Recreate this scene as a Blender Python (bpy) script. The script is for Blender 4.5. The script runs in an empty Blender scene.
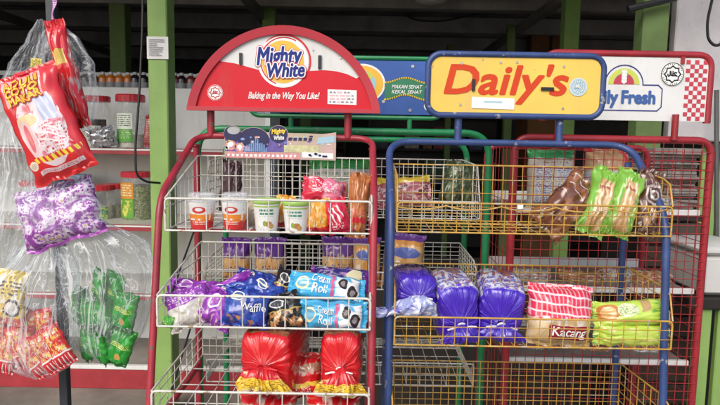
import bpy, math, random
from mathutils import Vector, Matrix, noise, Euler

random.seed(7)
R = math.radians
SC = bpy.context.scene
COL = SC.collection

# ------------------------------------------------------------------ camera model
F, HOR, CAMH, ROLL = 599.0, 140.0, 1.53, R(1.0)
PITCH = math.atan((202.5 - HOR) / F)

def at(px, py, Y):
    """world point at depth Y that the photograph's pixel (720x405) looks at"""
    dx, dy = px - 360.0, py - 202.5
    ux = dx * math.cos(ROLL) + dy * math.sin(ROLL)
    uy = -dx * math.sin(ROLL) + dy * math.cos(ROLL)
    u, v = ux / F, -uy / F
    t = Y / (v * math.sin(PITCH) + math.cos(PITCH))
    return Vector((u * t, Y, CAMH + t * (v * math.cos(PITCH) - math.sin(PITCH))))

def X(px, py, Y): return at(px, py, Y).x
def Z(px, py, Y): return at(px, py, Y).z

cam = bpy.data.cameras.new('camera')
cam.sensor_width = 36.0
cam.lens = 36.0 * F / 720.0
cam.clip_start, cam.clip_end = 0.05, 2000
co = bpy.data.objects.new('camera', cam)
COL.objects.link(co)
co.matrix_world = Matrix.Translation((0, 0, CAMH)) @ Matrix.Rotation(R(90) - PITCH, 4, 'X') @ Matrix.Rotation(ROLL, 4, 'Z')
SC.camera = co

# ------------------------------------------------------------------ materials
MATS = {}

def new_mat(name):
    m = bpy.data.materials.new(name)
    m.use_nodes = True
    nt = m.node_tree
    for n in list(nt.nodes):
        nt.nodes.remove(n)
    out = nt.nodes.new('ShaderNodeOutputMaterial')
    return m, nt, out

def setin(node, key, val):
    if key in node.inputs:
        node.inputs[key].default_value = val

def c4(c): return (c[0], c[1], c[2], 1.0)

def hexc(h):
    h = h.lstrip('#')
    r = [int(h[i:i + 2], 16) / 255 for i in (0, 2, 4)]
    return tuple(x / 12.92 if x <= .04045 else ((x + .055) / 1.055) ** 2.4 for x in r)

def add_bump(nt, bs, scale, strength, dist=0.003, coord='Object', detail=4, kind='noise'):
    tc = nt.nodes.new('ShaderNodeTexCoord')
    n = nt.nodes.new('ShaderNodeTexNoise') if kind == 'noise' else nt.nodes.new('ShaderNodeTexVoronoi')
    n.inputs['Scale'].default_value = scale
    if kind == 'noise':
        n.inputs['Detail'].default_value = detail
        n.inputs['Distortion'].default_value = 1.2
    nt.links.new(tc.outputs[coord], n.inputs['Vector'])
    b = nt.nodes.new('ShaderNodeBump')
    b.inputs['Strength'].default_value = strength
    b.inputs['Distance'].default_value = dist
    nt.links.new(n.outputs[0], b.inputs['Height'])
    nt.links.new(b.outputs[0], bs.inputs['Normal'])

def mat(name, col, rough=.5, metal=0, vary=.25, vscale=9, col2=None, chips=None, chipth=.66, bump=0, bscale=40, spec=.5, coat=0, drip=None, dripscale=(9, 9, .8), dripth=.56):
    """plain surface with uneven tone, optional second tone and worn chips"""
    if name in MATS: return MATS[name]
    m, nt, out = new_mat(name)
    bs = nt.nodes.new('ShaderNodeBsdfPrincipled')
    nt.links.new(bs.outputs[0], out.inputs[0])
    setin(bs, 'Roughness', rough); setin(bs, 'Metallic', metal); setin(bs, 'Specular IOR Level', spec); setin(bs, 'Coat Weight', coat)
    setin(bs, 'Coat Roughness', .15)
    tc = nt.nodes.new('ShaderNodeTexCoord')
    n = nt.nodes.new('ShaderNodeTexNoise'); n.inputs['Scale'].default_value = vscale; n.inputs['Detail'].default_value = 6
    n.inputs['Roughness'].default_value = .65
    nt.links.new(tc.outputs['Object'], n.inputs['Vector'])
    rmp = nt.nodes.new('ShaderNodeValToRGB')
    a = tuple(x * (1 - vary) for x in col)
    b = col2 if col2 else tuple(min(1, x * (1 + vary * .6)) for x in col)
    rmp.color_ramp.elements[0].position = .3; rmp.color_ramp.elements[1].position = .72
    rmp.color_ramp.elements[0].color = c4(a); rmp.color_ramp.elements[1].color = c4(b)
    nt.links.new(n.outputs[0], rmp.inputs[0])
    src = rmp.outputs[0]
    if chips:
        n2 = nt.nodes.new('ShaderNodeTexNoise'); n2.inputs['Scale'].default_value = 38; n2.inputs['Detail'].default_value = 5
        nt.links.new(tc.outputs['Object'], n2.inputs['Vector'])
        g = nt.nodes.new('ShaderNodeMapRange'); g.inputs[1].default_value = chipth; g.inputs[2].default_value = chipth + .03
        nt.links.new(n2.outputs[0], g.inputs[0])
        mx = nt.nodes.new('ShaderNodeMixRGB'); mx.inputs[2].default_value = c4(chips)
        nt.links.new(g.outputs[0], mx.inputs[0]); nt.links.new(src, mx.inputs[1])
        src = mx.outputs[0]
    if drip:
        mp = nt.nodes.new('ShaderNodeMapping'); mp.inputs['Scale'].default_value = dripscale
        nt.links.new(tc.outputs['Object'], mp.inputs[0])
        n3 = nt.nodes.new('ShaderNodeTexNoise'); n3.inputs['Scale'].default_value = 1; n3.inputs['Detail'].default_value = 7; n3.inputs['Roughness'].default_value = .7
        nt.links.new(mp.outputs[0], n3.inputs['Vector'])
        g3 = nt.nodes.new('ShaderNodeMapRange'); g3.inputs[1].default_value = dripth; g3.inputs[2].default_value = dripth + .16; g3.inputs[4].default_value = .75
        nt.links.new(n3.outputs[0], g3.inputs[0])
        m3 = nt.nodes.new('ShaderNodeMixRGB'); m3.inputs[2].default_value = c4(drip)
        nt.links.new(g3.outputs[0], m3.inputs[0]); nt.links.new(src, m3.inputs[1]); src = m3.outputs[0]
    nt.links.new(src, bs.inputs['Base Color'])
    if bump: add_bump(nt, bs, bscale, bump)
    MATS[name] = m
    return m

def packmat(name, base, shapes=(), rough=.28, alpha=1.0, bump=.35, bscale=26, vary=.12, metal=0.0, coat=.35, spec=.5, radial=False):
    """printed film: flat inks laid out on the surface's own UV map, glossy and crinkled"""
    if name in MATS: return MATS[name]
    m, nt, out = new_mat(name)
    N, L = nt.nodes.new, nt.links.new
    bs = N('ShaderNodeBsdfPrincipled'); L(bs.outputs[0], out.inputs[0])
    setin(bs, 'Roughness', rough); setin(bs, 'Metallic', metal); setin(bs, 'Coat Weight', coat); setin(bs, 'Coat Roughness', .08)
    setin(bs, 'Specular IOR Level', spec)
    uv = N('ShaderNodeUVMap'); uv.uv_map = 'UVMap'
    sep = N('ShaderNodeSeparateXYZ'); L(uv.outputs[0], sep.inputs[0])
    U, V = sep.outputs[0], sep.outputs[1]
    def math_(op, a, b=None, c=None):
        n = N('ShaderNodeMath'); n.operation = op
        for i, x in enumerate((a, b, c)):
            if x is None: continue
            if isinstance(x, (int, float)): n.inputs[i].default_value = x
            else: L(x, n.inputs[i])
        return n.outputs[0]
    def rectmask(u0, v0, u1, v1):
        return math_('MULTIPLY', math_('COMPARE', U, (u0 + u1) / 2, abs(u1 - u0) / 2), math_('COMPARE', V, (v0 + v1) / 2, abs(v1 - v0) / 2))
    tcn = N('ShaderNodeTexNoise'); tcn.inputs['Scale'].default_value = 5; tcn.inputs['Detail'].default_value = 5
    L(uv.outputs[0], tcn.inputs['Vector'])
    mx = N('ShaderNodeMixRGB'); mx.inputs[1].default_value = c4(tuple(x * (1 - vary) for x in base))
    mx.inputs[2].default_value = c4(tuple(min(1, x * (1 + vary)) for x in base)); L(tcn.outputs[0], mx.inputs[0])
    src = mx.outputs[0]
    for s in shapes:
        k, col = s[0], s[-1] if s[0] != 'rings' else None
        if k == 'rect': f = rectmask(*s[1:5])
        elif k == 'ell':
            _, cu, cv, ru, rv, _c = s
            a = math_('DIVIDE', math_('SUBTRACT', U, cu), ru); b = math_('DIVIDE', math_('SUBTRACT', V, cv), rv)
            f = math_('LESS_THAN', math_('ADD', math_('MULTIPLY', a, a), math_('MULTIPLY', b, b)), 1.0)
        elif k == 'stripe':         # nu, nv, duty inside a rect
            _, nu, nv, duty, u0, v0, u1, v1, _c = s
            ph = math_('FRACT', math_('ADD', math_('MULTIPLY', U, nu), math_('MULTIPLY_ADD', V, nv, 50.0)))
            f = math_('MULTIPLY', math_('LESS_THAN', ph, duty), rectmask(u0, v0, u1, v1))
        elif k == 'rings':          # scaleu, scalev, [(radius, colour) ...]: wrapped sweets seen end on
            _, su, sv, lay_ = s
            mp = N('ShaderNodeMapping'); mp.inputs['Scale'].default_value = (su, sv, 1); L(uv.outputs[0], mp.inputs[0])
            n = N('ShaderNodeTexVoronoi'); n.inputs['Scale'].default_value = 1; L(mp.outputs[0], n.inputs['Vector'])
            nn = N('ShaderNodeTexNoise'); nn.inputs['Scale'].default_value = 3.5; L(mp.outputs[0], nn.inputs['Vector'])
            dd = math_('ADD', n.outputs['Distance'], math_('MULTIPLY_ADD', nn.outputs[0], .5, -.25))
            for th, cc in lay_[:-1]:
                m2 = N('ShaderNodeMixRGB'); m2.inputs[2].default_value = c4(cc); L(math_('LESS_THAN', dd, th), m2.inputs[0]); L(src, m2.inputs[1]); src = m2.outputs[0]
            th, col = lay_[-1]; f = math_('LESS_THAN', dd, th)
        elif k in ('blob', 'cells', 'marks'):         # scaleu, scalev, threshold inside a rect
            _, su, sv, th, u0, v0, u1, v1, _c = s
            mp = N('ShaderNodeMapping'); mp.inputs['Scale'].default_value = (su, sv, 1)
            mp.inputs['Location'].default_value = (3.1 * su + u0 * 7, 1.7 * sv + th * 3, th)
            L(uv.outputs[0], mp.inputs[0])
            if k == 'cells':
                n = N('ShaderNodeTexVoronoi'); n.inputs['Scale'].default_value = 1
                L(mp.outputs[0], n.inputs['Vector']); g = math_('LESS_THAN', n.outputs['Distance'], th)
            else:
                n = N('ShaderNodeTexNoise'); n.inputs['Scale'].default_value = 1; n.inputs['Detail'].default_value = 4 if k == 'blob' else 1
                n.inputs['Distortion'].default_value = .6 if k == 'blob' else 0
                if k == 'blob':             # soft edged patch of ink, like a printed picture
                    L(mp.outputs[0], n.inputs['Vector'])
                    rg = N('ShaderNodeMapRange'); rg.interpolation_type = 'SMOOTHSTEP'; rg.inputs[1].default_value = th - .05; rg.inputs[2].default_value = th + .07
                    L(n.outputs[0], rg.inputs[0]); g = rg.outputs[0]
                else:                       # rows of small print
                    row = math_('FLOOR', math_('MULTIPLY', V, sv * 1.6))
                    cb = N('ShaderNodeCombineXYZ'); L(math_('MULTIPLY', U, su * 2.6), cb.inputs[0]); L(math_('MULTIPLY', row, 7.31), cb.inputs[1]); cb.inputs[2].default_value = th * 9
                    L(cb.outputs[0], n.inputs['Vector'])
                    g = math_('MULTIPLY', math_('GREATER_THAN', n.outputs[0], th - .08), math_('LESS_THAN', math_('FRACT', math_('MULTIPLY', V, sv * 1.6)), .58))
            f = math_('MULTIPLY', g, rectmask(u0, v0, u1, v1))
        m2 = N('ShaderNodeMixRGB'); m2.inputs[2].default_value = c4(col)
        L(f, m2.inputs[0]); L(src, m2.inputs[1]); src = m2.outputs[0]
    L(src, bs.inputs['Base Color'])
    add_bump(nt, bs, bscale * .6, bump * .55, .004, detail=3)
    if radial:                       # fine folds running along the gathered film
        first = bs.inputs['Normal'].links[0].from_node
        mp = N('ShaderNodeMapping'); mp.inputs['Scale'].default_value = (46, 2.2, 1); L(uv.outputs[0], mp.inputs[0])
        nr = N('ShaderNodeTexNoise'); nr.inputs['Scale'].default_value = 1; nr.inputs['Detail'].default_value = 2; nr.inputs['Distortion'].default_value = .4
        L(mp.outputs[0], nr.inputs['Vector'])
        b2 = N('ShaderNodeBump'); b2.inputs['Strength'].default_value = .75; b2.inputs['Distance'].default_value = .006
        L(nr.outputs[0], b2.inputs['Height']); L(first.outputs[0], b2.inputs['Normal']); L(b2.outputs[0], bs.inputs['Normal'])
    if alpha < 1: setin(bs, 'Alpha', alpha)
    MATS[name] = m
    return m

def filmmat(name, tint=(.9, .93, .95), veil=.22, bump=.8, bscale=22, rough=.12, streak=.0):
    """clear plastic film: mostly see-through, pale streaks painted along creases for highlights, glossy"""
    if name in MATS: return MATS[name]
    m, nt, out = new_mat(name)
    N, L = nt.nodes.new, nt.links.new
    bs = N('ShaderNodeBsdfPrincipled')
    setin(bs, 'Base Color', c4(tint)); setin(bs, 'Roughness', rough); setin(bs, 'Specular IOR Level', .8); setin(bs, 'Coat Weight', .6); setin(bs, 'Coat Roughness', .05)
    add_bump(nt, bs, bscale, bump, .006, detail=3)
    tr = N('ShaderNodeBsdfTransparent'); tr.inputs[0].default_value = (.97, .98, .98, 1)
    tc = N('ShaderNodeUVMap'); tc.uv_map = 'UVMap'
    def crease_glint(su, sv, width, dist, seed):
        mp = N('ShaderNodeMapping'); mp.inputs['Scale'].default_value = (su, sv, 1); mp.inputs['Location'].default_value = (seed, seed * 1.7, seed)
        L(tc.outputs[0], mp.inputs[0])
        n = N('ShaderNodeTexNoise'); n.inputs['Scale'].default_value = 1; n.inputs['Detail'].default_value = 3; n.inputs['Distortion'].default_value = dist
        L(mp.outputs[0], n.inputs['Vector'])
        a = N('ShaderNodeMath'); a.operation = 'SUBTRACT'; a.inputs[1].default_value = .5; L(n.outputs[0], a.inputs[0])
        b = N('ShaderNodeMath'); b.operation = 'ABSOLUTE'; L(a.outputs[0], b.inputs[0])
        q = N('ShaderNodeMapRange'); q.inputs[1].default_value = 0; q.inputs[2].default_value = width; q.inputs[3].default_value = 1; q.inputs[4].default_value = 0; q.interpolation_type = 'SMOOTHSTEP'
        L(b.outputs[0], q.inputs[0]); return q.outputs[0]
    c1, c2 = crease_glint(17, 1.5, .026, .9, 1.0), crease_glint(9, 6, .014, 2.0, 5.0)  # bright glints put into the film's opacity as thin streaks
    mxx = N('ShaderNodeMath'); mxx.operation = 'MAXIMUM'; L(c1, mxx.inputs[0]); L(c2, mxx.inputs[1])
    r = N('ShaderNodeMapRange'); r.inputs[3].default_value = veil * .34; r.inputs[4].default_value = min(.9, veil * 2.2 + streak)
    L(mxx.outputs[0], r.inputs[0])
    lw = N('ShaderNodeLayerWeight'); lw.inputs[0].default_value = .35
    ad = N('ShaderNodeMath'); ad.operation = 'MULTIPLY_ADD'; ad.inputs[1].default_value = .15; ad.use_clamp = True
    L(lw.outputs['Facing'], ad.inputs[0]); L(r.outputs[0], ad.inputs[2])
    mix = N('ShaderNodeMixShader'); L(ad.outputs[0], mix.inputs[0]); L(tr.outputs[0], mix.inputs[1]); L(bs.outputs[0], mix.inputs[2])
    L(mix.outputs[0], out.inputs[0])
    MATS[name] = m
    return m

# ------------------------------------------------------------------ mesh builder
class MB:
    def __init__(s, org=(0, 0, 0)):
        s.v, s.f, s.uv, s.mi, s.org = [], [], [], [], Vector(org)
    def face(s, idx, uvs=None, mi=0):
        s.f.append(tuple(idx)); s.uv.append(uvs or [(0, 0)] * len(idx)); s.mi.append(mi)
    def add(s, pts):
        b = len(s.v); s.v += [tuple(p) for p in pts]; return b
    def poly(s, pts, mi=0, uvs=None):
        b = s.add(pts); s.face(range(b, b + len(pts)), uvs, mi)
    def box(s, p0, p1, mi=0):
        x0, y0, z0 = [min(a, b) for a, b in zip(p0, p1)]; x1, y1, z1 = [max(a, b) for a, b in zip(p0, p1)]
        b = s.add([(x0, y0, z0), (x1, y0, z0), (x1, y1, z0), (x0, y1, z0), (x0, y0, z1), (x1, y0, z1), (x1, y1, z1), (x0, y1, z1)])
        q = [(0, 0), (1, 0), (1, 1), (0, 1)]
        for f in ((0, 1, 5, 4), (1, 2, 6, 5), (2, 3, 7, 6), (3, 0, 4, 7), (4, 5, 6, 7), (3, 2, 1, 0)):
            s.face([b + i for i in f], q, mi)
    def bbox(s, p0, p1, ch=.004, mi=0):
        """box with chamfered vertical edges and top"""
        x0, y0, z0 = [min(a, b) for a, b in zip(p0, p1)]; x1, y1, z1 = [max(a, b) for a, b in zip(p0, p1)]
        def loop(d, z): return [(x0 + d + (0 if d else 0), y0 + d, z), (x1 - d, y0 + d, z), (x1 - d, y1 - d, z), (x0 + d, y1 - d, z)]
        def oct_(i, z):
            a, b, c, d = x0 + i, x1 - i, y0 + i, y1 - i; e = ch
            return [(a + e, c, z), (b - e, c, z), (b, c + e, z), (b, d - e, z), (b - e, d, z), (a + e, d, z), (a, d - e, z), (a, c + e, z)]
        s.rings([oct_(ch, z0), oct_(0, z0 + ch), oct_(0, z1 - ch), oct_(ch, z1)], mi=mi, cap=True)
    def rings(s, rs, mi=0, cap=False, vs=None, closed=True, mis=None):
        n = len(rs[0]); b = [s.add(r) for r in rs]
        k = len(rs) - 1
        for i in range(k):
            v0, v1 = (vs[i], vs[i + 1]) if vs else (i / k, (i + 1) / k)
            for j in range(n if closed else n - 1):
                j2 = (j + 1) % n
                s.face((b[i] + j, b[i] + j2, b[i + 1] + j2, b[i + 1] + j),
                       [(j / n, v0), ((j + 1) / n, v0), ((j + 1) / n, v1), (j / n, v1)], mis[i] if mis else mi)
        if cap:
            s.face([b[0] + j for j in range(n)][::-1], [(.5, vs[0] if vs else 0)] * n, mis[0] if mis else mi)
            s.face([b[-1] + j for j in range(n)], [(.5, vs[-1] if vs else 1)] * n, mis[-1] if mis else mi)
    def tube(s, pts, r, n=6, mi=0, closed=False):
        pts = [Vector(p) for p in pts]; m = len(pts)
        if m < 2: return
        rs = []; up = None
        for i in range(m):
            if closed: d = pts[(i + 1) % m] - pts[i - 1]
            else: d = pts[min(i + 1, m - 1)] - pts[max(i - 1, 0)]
            if d.length < 1e-9: d = Vector((0, 0, 1))
            d.normalize()
            if up is None:
                up = Vector((0, 0, 1)) if abs(d.z) < .9 else Vector((0, 1, 0))
            a = d.cross(up)
            if a.length < 1e-6: a = d.orthogonal()
            a.normalize(); up = a.cross(d).normalized()
            rs.append([pts[i] + (a * math.cos(t) + up * math.sin(t)) * r for t in [2 * math.pi * k / n for k in range(n)]])
        if closed: rs.append(rs[0])
        s.rings(rs, mi=mi, cap=not closed)
    def wire(s, a, b, r=.0015, mi=0): s.tube([a, b], r, 5, mi)
    def lathe(s, prof, c=(0, 0, 0), n=28, mi=0, cap=True, mis=None):
        rs = [[(c[0] + r * math.cos(2 * math.pi * k / n - math.pi / 2), c[1] + r * math.sin(2 * math.pi * k / n - math.pi / 2), c[2] + z) for k in range(n)] for r, z in prof]
        h0, h1 = prof[0][1], prof[-1][1]
        s.rings(rs, mi=mi, cap=cap, vs=[(p[1] - h0) / ((h1 - h0) or 1) for p in prof], mis=mis)
    def mesh2d(s, data, fn, mi=0):
        vs, fs = data
        b = s.add([fn(x, y) for x, y in vs])
        for f in fs: s.face([b + i for i in f], None, mi)
    def build(s, name, mats, parent=None, loc=None, rot=None, smooth=True, angle=40):
        me = bpy.data.meshes.new(name)
        o = s.org
        me.from_pydata([(x - o.x, y - o.y, z - o.z) for x, y, z in s.v], [], s.f)
        if not isinstance(mats, (list, tuple)): mats = [mats]
        for m in mats: me.materials.append(m)
        uvl = me.uv_layers.new(name='UVMap')
        k = 0
        for p in me.polygons:
            for li, w in zip(p.loop_indices, s.uv[p.index]):
                uvl.data[li].uv = w
            p.material_index = s.mi[p.index]
        if smooth:
            me.polygons.foreach_set('use_smooth', [True] * len(me.polygons))
            try: me.set_sharp_from_angle(angle=R(angle))
            except Exception: pass
        me.update()
        ob = bpy.data.objects.new(name, me)
        COL.objects.link(ob)
        if parent: ob.parent = parent
        if loc is not None: ob.location = loc
        if rot is not None: ob.rotation_euler = rot
        return ob

def tag(o, label, cat, group=None, kind=None):
    if label: o['label'] = label
    if cat: o['category'] = cat
    if group: o['group'] = group
    if kind: o['kind'] = kind
    return o

def empty(name, label, cat, loc, rot=(0, 0, 0), group=None):
    o = bpy.data.objects.new(name, None); o.empty_display_size = .05
    COL.objects.link(o); o.location = loc; o.rotation_euler = rot
    return tag(o, label, cat, group)

def dup(root, loc, rot=None, label=None, scale=None):
    r = root.copy(); COL.objects.link(r); r.location = loc
    if rot is not None: r.rotation_euler = rot
    if scale: r.scale = scale
    if label: r['label'] = label
    for ch in list(root.children):
        c = ch.copy(); COL.objects.link(c); c.parent = r
        for g in list(ch.children):
            d = g.copy(); COL.objects.link(d); d.parent = c
    return r

def fillet(pts, rad, seg=6):
    pts = [Vector(p) for p in pts]; out = [pts[0]]
    for i in range(1, len(pts) - 1):
        a, b, c = pts[i - 1], pts[i], pts[i + 1]
        d0, d1 = (a - b), (c - b)
        r = min(rad, d0.length * .49, d1.length * .49)
        p0, p1 = b + d0.normalized() * r, b + d1.normalized() * r
        for k in range(seg + 1):
            t = k / seg
            out.append(p0 * (1 - t) ** 2 + b * 2 * t * (1 - t) + p1 * t * t)
    out.append(pts[-1]); return out

# ------------------------------------------------------------------ lettering
TXT = {}
def text2d(s, shear=0, bold=0, space=1.0):
    """outline lettering as flat faces, unit box: returns (verts, faces), width/height ratio kept, x and y from 0"""
    key = (s, shear, bold, space)
    if key in TXT: return TXT[key]
    cu = bpy.data.curves.new('t', 'FONT'); cu.body = s; cu.shear = shear; cu.offset = bold; cu.space_character = space
    cu.resolution_u = 3; cu.fill_mode = 'FRONT' if hasattr(cu, 'fill_mode') else cu.fill_mode
    ob = bpy.data.objects.new('t', cu); COL.objects.link(ob)
    dg = bpy.context.evaluated_depsgraph_get(); dg.update()
    me = bpy.data.meshes.new_from_object(ob.evaluated_get(dg))
    vs = [(v.co.x, v.co.y) for v in me.vertices]
    fs = [tuple(p.vertices) for p in me.polygons]
    bpy.data.objects.remove(ob); bpy.data.curves.remove(cu); bpy.data.meshes.remove(me)
    TXT[key] = (vs, fs)
    return TXT[key]

def outline(data, wd, step=2e-6):
    """thicken lettering: a band of the given width along its outline; returns quads with rising small lifts"""
    vs, fs = data; cnt = {}
    for f in fs:
        for i in range(len(f)):
            e = (f[i], f[(i + 1) % len(f)]); k = (min(e), max(e)); cnt[k] = cnt.get(k, 0) + 1
    out = []
    for n, (a, b) in enumerate([k for k, c in cnt.items() if c == 1]):
        (xa, ya), (xb, yb) = vs[a], vs[b]; dx, dy = xb - xa, yb - ya; L = math.hypot(dx, dy)
        if L < 1e-7: continue
        ux, uy = dx / L * wd / 2, dy / L * wd / 2
        out.append(([(xa - uy, ya + ux), (xa - ux * .8 - uy * .5, ya - uy * .8 + ux * .5), (xa - ux * .8 + uy * .5, ya - uy * .8 - ux * .5), (xa + uy, ya - ux), (xb + uy, yb - ux), (xb + ux * .8 + uy * .5, yb + uy * .8 - ux * .5), (xb + ux * .8 - uy * .5, yb + uy * .8 + ux * .5), (xb - uy, yb + ux)], n * step))
    return out

def fit(data, x0, y0, x1, y1, ref=None):
    """scale lettering so its (or the ref lettering's) box becomes the given box"""
    vs, fs = data; rv = (ref or data)[0]
    ax, bx = min(v[0] for v in rv), max(v[0] for v in rv); ay, by = min(v[1] for v in rv), max(v[1] for v in rv)
    sx, sy = (x1 - x0) / (bx - ax), (y1 - y0) / (by - ay)
    return [(x0 + (x - ax) * sx, y0 + (y - ay) * sy) for x, y in vs], fs

# ------------------------------------------------------------------ bags and wraps
def smooth01(t): t = max(0, min(1, t)); return t * t * (3 - 2 * t)

class Pillow:
    """heat-sealed packet: w wide (x), h tall (z), t thick (y, front is -y)"""
    def __init__(s, w, h, t, seam=.06, crinkle=.004, seed=0, p=2.6, pinch=.07, bend=0, sideseal=False, flat=.0):
        s.w, s.h, s.t, s.seam, s.cr, s.seed, s.p, s.pinch, s.bend, s.flat = w, h, t, seam, crinkle, seed, p, pinch, bend, flat
    def g(s, v):
        vv = (v - s.seam) / (1 - 2 * s.seam)
        if vv <= 0 or vv >= 1: return 0
        return max(0, 1 - abs(2 * vv - 1) ** s.p) ** .55
    def pt(s, u, v, side=-1, lift=0):
        g = s.g(v); f = max(0, 1 - abs(2 * u - 1) ** s.p) ** .55
        sd = s.seed * 7.3
        x = (u - .5) * s.w * (1 - s.pinch * g * (1 - .3 * g))
        z = (v - .5) * s.h
        y = side * (s.t / 2 * f * g)
        edge = 1 - g
        n1 = noise.noise(Vector((u * 5, v * 5, sd))); n2 = noise.noise(Vector((u * 13, v * 9, sd + 4)))
        n3 = noise.noise(Vector((u * 22, v * 3, sd + 9)))
        amp = s.cr * min(1, f * 3 + .15)
        near = math.exp(-min(v - s.seam, 1 - s.seam - v) * 5.5) if g > 0 else 0
        fold = 1 - abs(noise.noise(Vector((u * 11 + (v - .5) * 1.5, v * 1.2, sd + 13)))) * 2.2
        y += side * amp * (n1 * .9 + n2 * .25) * (.3 + .5 * g) + side * s.cr * 1.1 * n3 * edge * f + side * s.cr * 1.3 * fold * near * f * (.3 + g)
        y += s.cr * 1.8 * noise.noise(Vector((u * 4, v * 2, sd + 20))) * edge      # the flat seals wave a little
        x += s.cr * .8 * noise.noise(Vector((v * 7, u * 2, sd + 30)))
        z += s.cr * .8 * noise.noise(Vector((u * 6, v * 2, sd + 40)))
        if s.bend: y += s.bend * (2 * v - 1) ** 2 * s.h
        return Vector((x, y + side * lift, z))
    def mesh(s, nu=26, nv=34, mi=0):
        m = MB(); idx = {}
        for side in (-1, 1):
            for j in range(nv + 1):
                for i in range(nu + 1):
                    border = i in (0, nu) or j in (0, nv)
                    if side == 1 and border: idx[1, i, j] = idx[-1, i, j]
                    else: idx[side, i, j] = m.add([s.pt(i / nu, j / nv, side)])
            for j in range(nv):
                for i in range(nu):
                    q = [(i, j), (i + 1, j), (i + 1, j + 1), (i, j + 1)]
                    if side == 1: q = q[::-1]
                    m.face([idx[side, a, b] for a, b in q], [((a / nu) if side < 0 else 1 - a / nu, b / nv) for a, b in q], mi)
        return m
    def lettering(s, m, data, lift=.0036, mi=0, side=-1):
        m.mesh2d(data, lambda u, v: s.pt(u, v, side, lift), mi)

def packet(name, label, cat, pos, w, h, t, material, rot=(0, 0, 0), seed=0, texts=(), group=None, letmat=None, **kw):
    """a sealed packet as one mesh with its lettering as a child; texts: (string, u0, v0, u1, v1, material, shear, bold)"""
    p = Pillow(w, h, t, seed=seed, **kw)
    o = p.mesh().build(name, material, loc=pos, rot=[R(a) for a in rot], angle=70)
    tag(o, label, cat, group)
    for tx in texts:
        s, u0, v0, u1, v1, mt, sh, bo = tx
        m = MB(); p.lettering(m, fit(text2d(s, sh, bo), u0, v0, u1, v1))
        m.build('lettering', mt, parent=o, smooth=False)
    return o

def ringbag(m, spine, nphi=56, pleat=9, seed=0, mi=0, mis=None, cap=False, square=2.0, crumple=0):
    """gathered film: spine rows (centre, half x, half y, axis x, axis y, pleat amplitude)"""
    rs = []
    vs = []
    L = len(spine) - 1
    for i, (c, a, b, ax, ay, amp) in enumerate(spine):
        r = []
        for k in range(nphi):
            t = 2 * math.pi * k / nphi
            cs, sn = math.cos(t), math.sin(t)
            sq = square[i] if isinstance(square, (list, tuple)) else square
            q = (abs(cs) ** sq + abs(sn) ** sq) ** (-1 / sq)
            n = noise.noise(Vector((cs * pleat * .35, sn * pleat * .35, seed * 3.1 + i * .05))) + .6 * noise.noise(Vector((cs * pleat, sn * pleat, seed * 5.7 + i * .12)))
            q *= 1 + amp * n
            pv = Vector(c) + Vector(ax) * (a * q * cs) + Vector(ay) * (b * q * sn)
            if crumple:
                pv += noise.noise_vector(pv * 34 + Vector((seed * 9.1, 0, 0))) * crumple + noise.noise_vector(pv * 80 + Vector((0, seed * 4.3, 0))) * crumple * .45
            r.append(pv)
        rs.append(r); vs.append(i / L)
    m.rings(rs, mi=mi, vs=vs, cap=cap, mis=mis)
    return m
# ------------------------------------------------------------------ common materials
M_RED = mat('red paint', (.36, .024, .042), .42, vary=.35, vscale=10, chips=(.16, .08, .06), chipth=.64, bump=.15, coat=.1, drip=(.46, .09, .09), dripscale=(30, 30, 9), dripth=.60)
M_BLUE = mat('blue paint', (.032, .065, .20), .45, vary=.3, vscale=14, chips=(.26, .27, .30), chipth=.645, bump=.15, coat=.08, drip=(.09, .13, .27), dripscale=(30, 30, 9), dripth=.58)
M_GREENT = mat('green tube paint', (.01, .22, .075), .4, vary=.3, vscale=12, chips=(.16, .2, .16), chipth=.66, bump=.12, coat=.1, drip=(.05, .26, .14), dripscale=(30, 30, 9), dripth=.6)
M_WIRE = mat('white coated wire', (.68, .66, .59), .45, vary=.25, vscale=30, chips=(.34, .24, .16), chipth=.63)
M_YWIRE = mat('yellow coated wire', (.54, .32, .06), .45, vary=.35, vscale=22, chips=(.46, .40, .28), chipth=.60)
M_YWHITE = mat('faded cream wire', (.72, .64, .44), .45, vary=.25, vscale=22, chips=(.6, .35, .08), chipth=.60)
M_RWIRE = mat('red coated wire', (.36, .028, .03), .45, vary=.3, vscale=20, chips=(.2, .13, .1), chipth=.68)
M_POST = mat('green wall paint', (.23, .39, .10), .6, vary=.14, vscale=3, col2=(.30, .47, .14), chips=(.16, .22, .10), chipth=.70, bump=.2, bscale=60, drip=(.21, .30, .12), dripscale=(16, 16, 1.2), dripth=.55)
M_POSTD = mat('dim green paint', (.12, .19, .06), .75, vary=.3, vscale=4)  # darker copy of the post green, interior shade put into the colour
M_POSTM = mat('half shaded green paint', (.17, .30, .08), .7, vary=.2, vscale=4, drip=(.12, .18, .07), dripscale=(14, 14, 1.2))  # mid tone copy of the post green, lighter shade put into the colour
M_WHITEP = mat('white panel', (.70, .71, .69), .45, vary=.10, vscale=2.2, chips=(.42, .38, .32), chipth=.72, bump=.05, drip=(.56, .55, .50), dripscale=(6, 6, 1.2), dripth=.52)
M_REDTRIM = mat('red trim', (.36, .035, .045), .45, vary=.25, vscale=7, chips=(.5, .42, .4), chipth=.72)
M_DARKWOOD = mat('dark wood', (.018, .014, .012), .65, vary=.4, vscale=5, bump=.1)
M_BLACK = mat('black paint', (.016, .017, .02), .4, vary=.3, vscale=12)
M_RUBBER = mat('black cable', (.012, .012, .013), .5)
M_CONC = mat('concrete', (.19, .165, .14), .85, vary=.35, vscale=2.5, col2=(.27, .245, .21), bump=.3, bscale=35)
M_CEIL = mat('ceiling sheet', (.15, .145, .14), .75, vary=.5, vscale=1.6)
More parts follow.
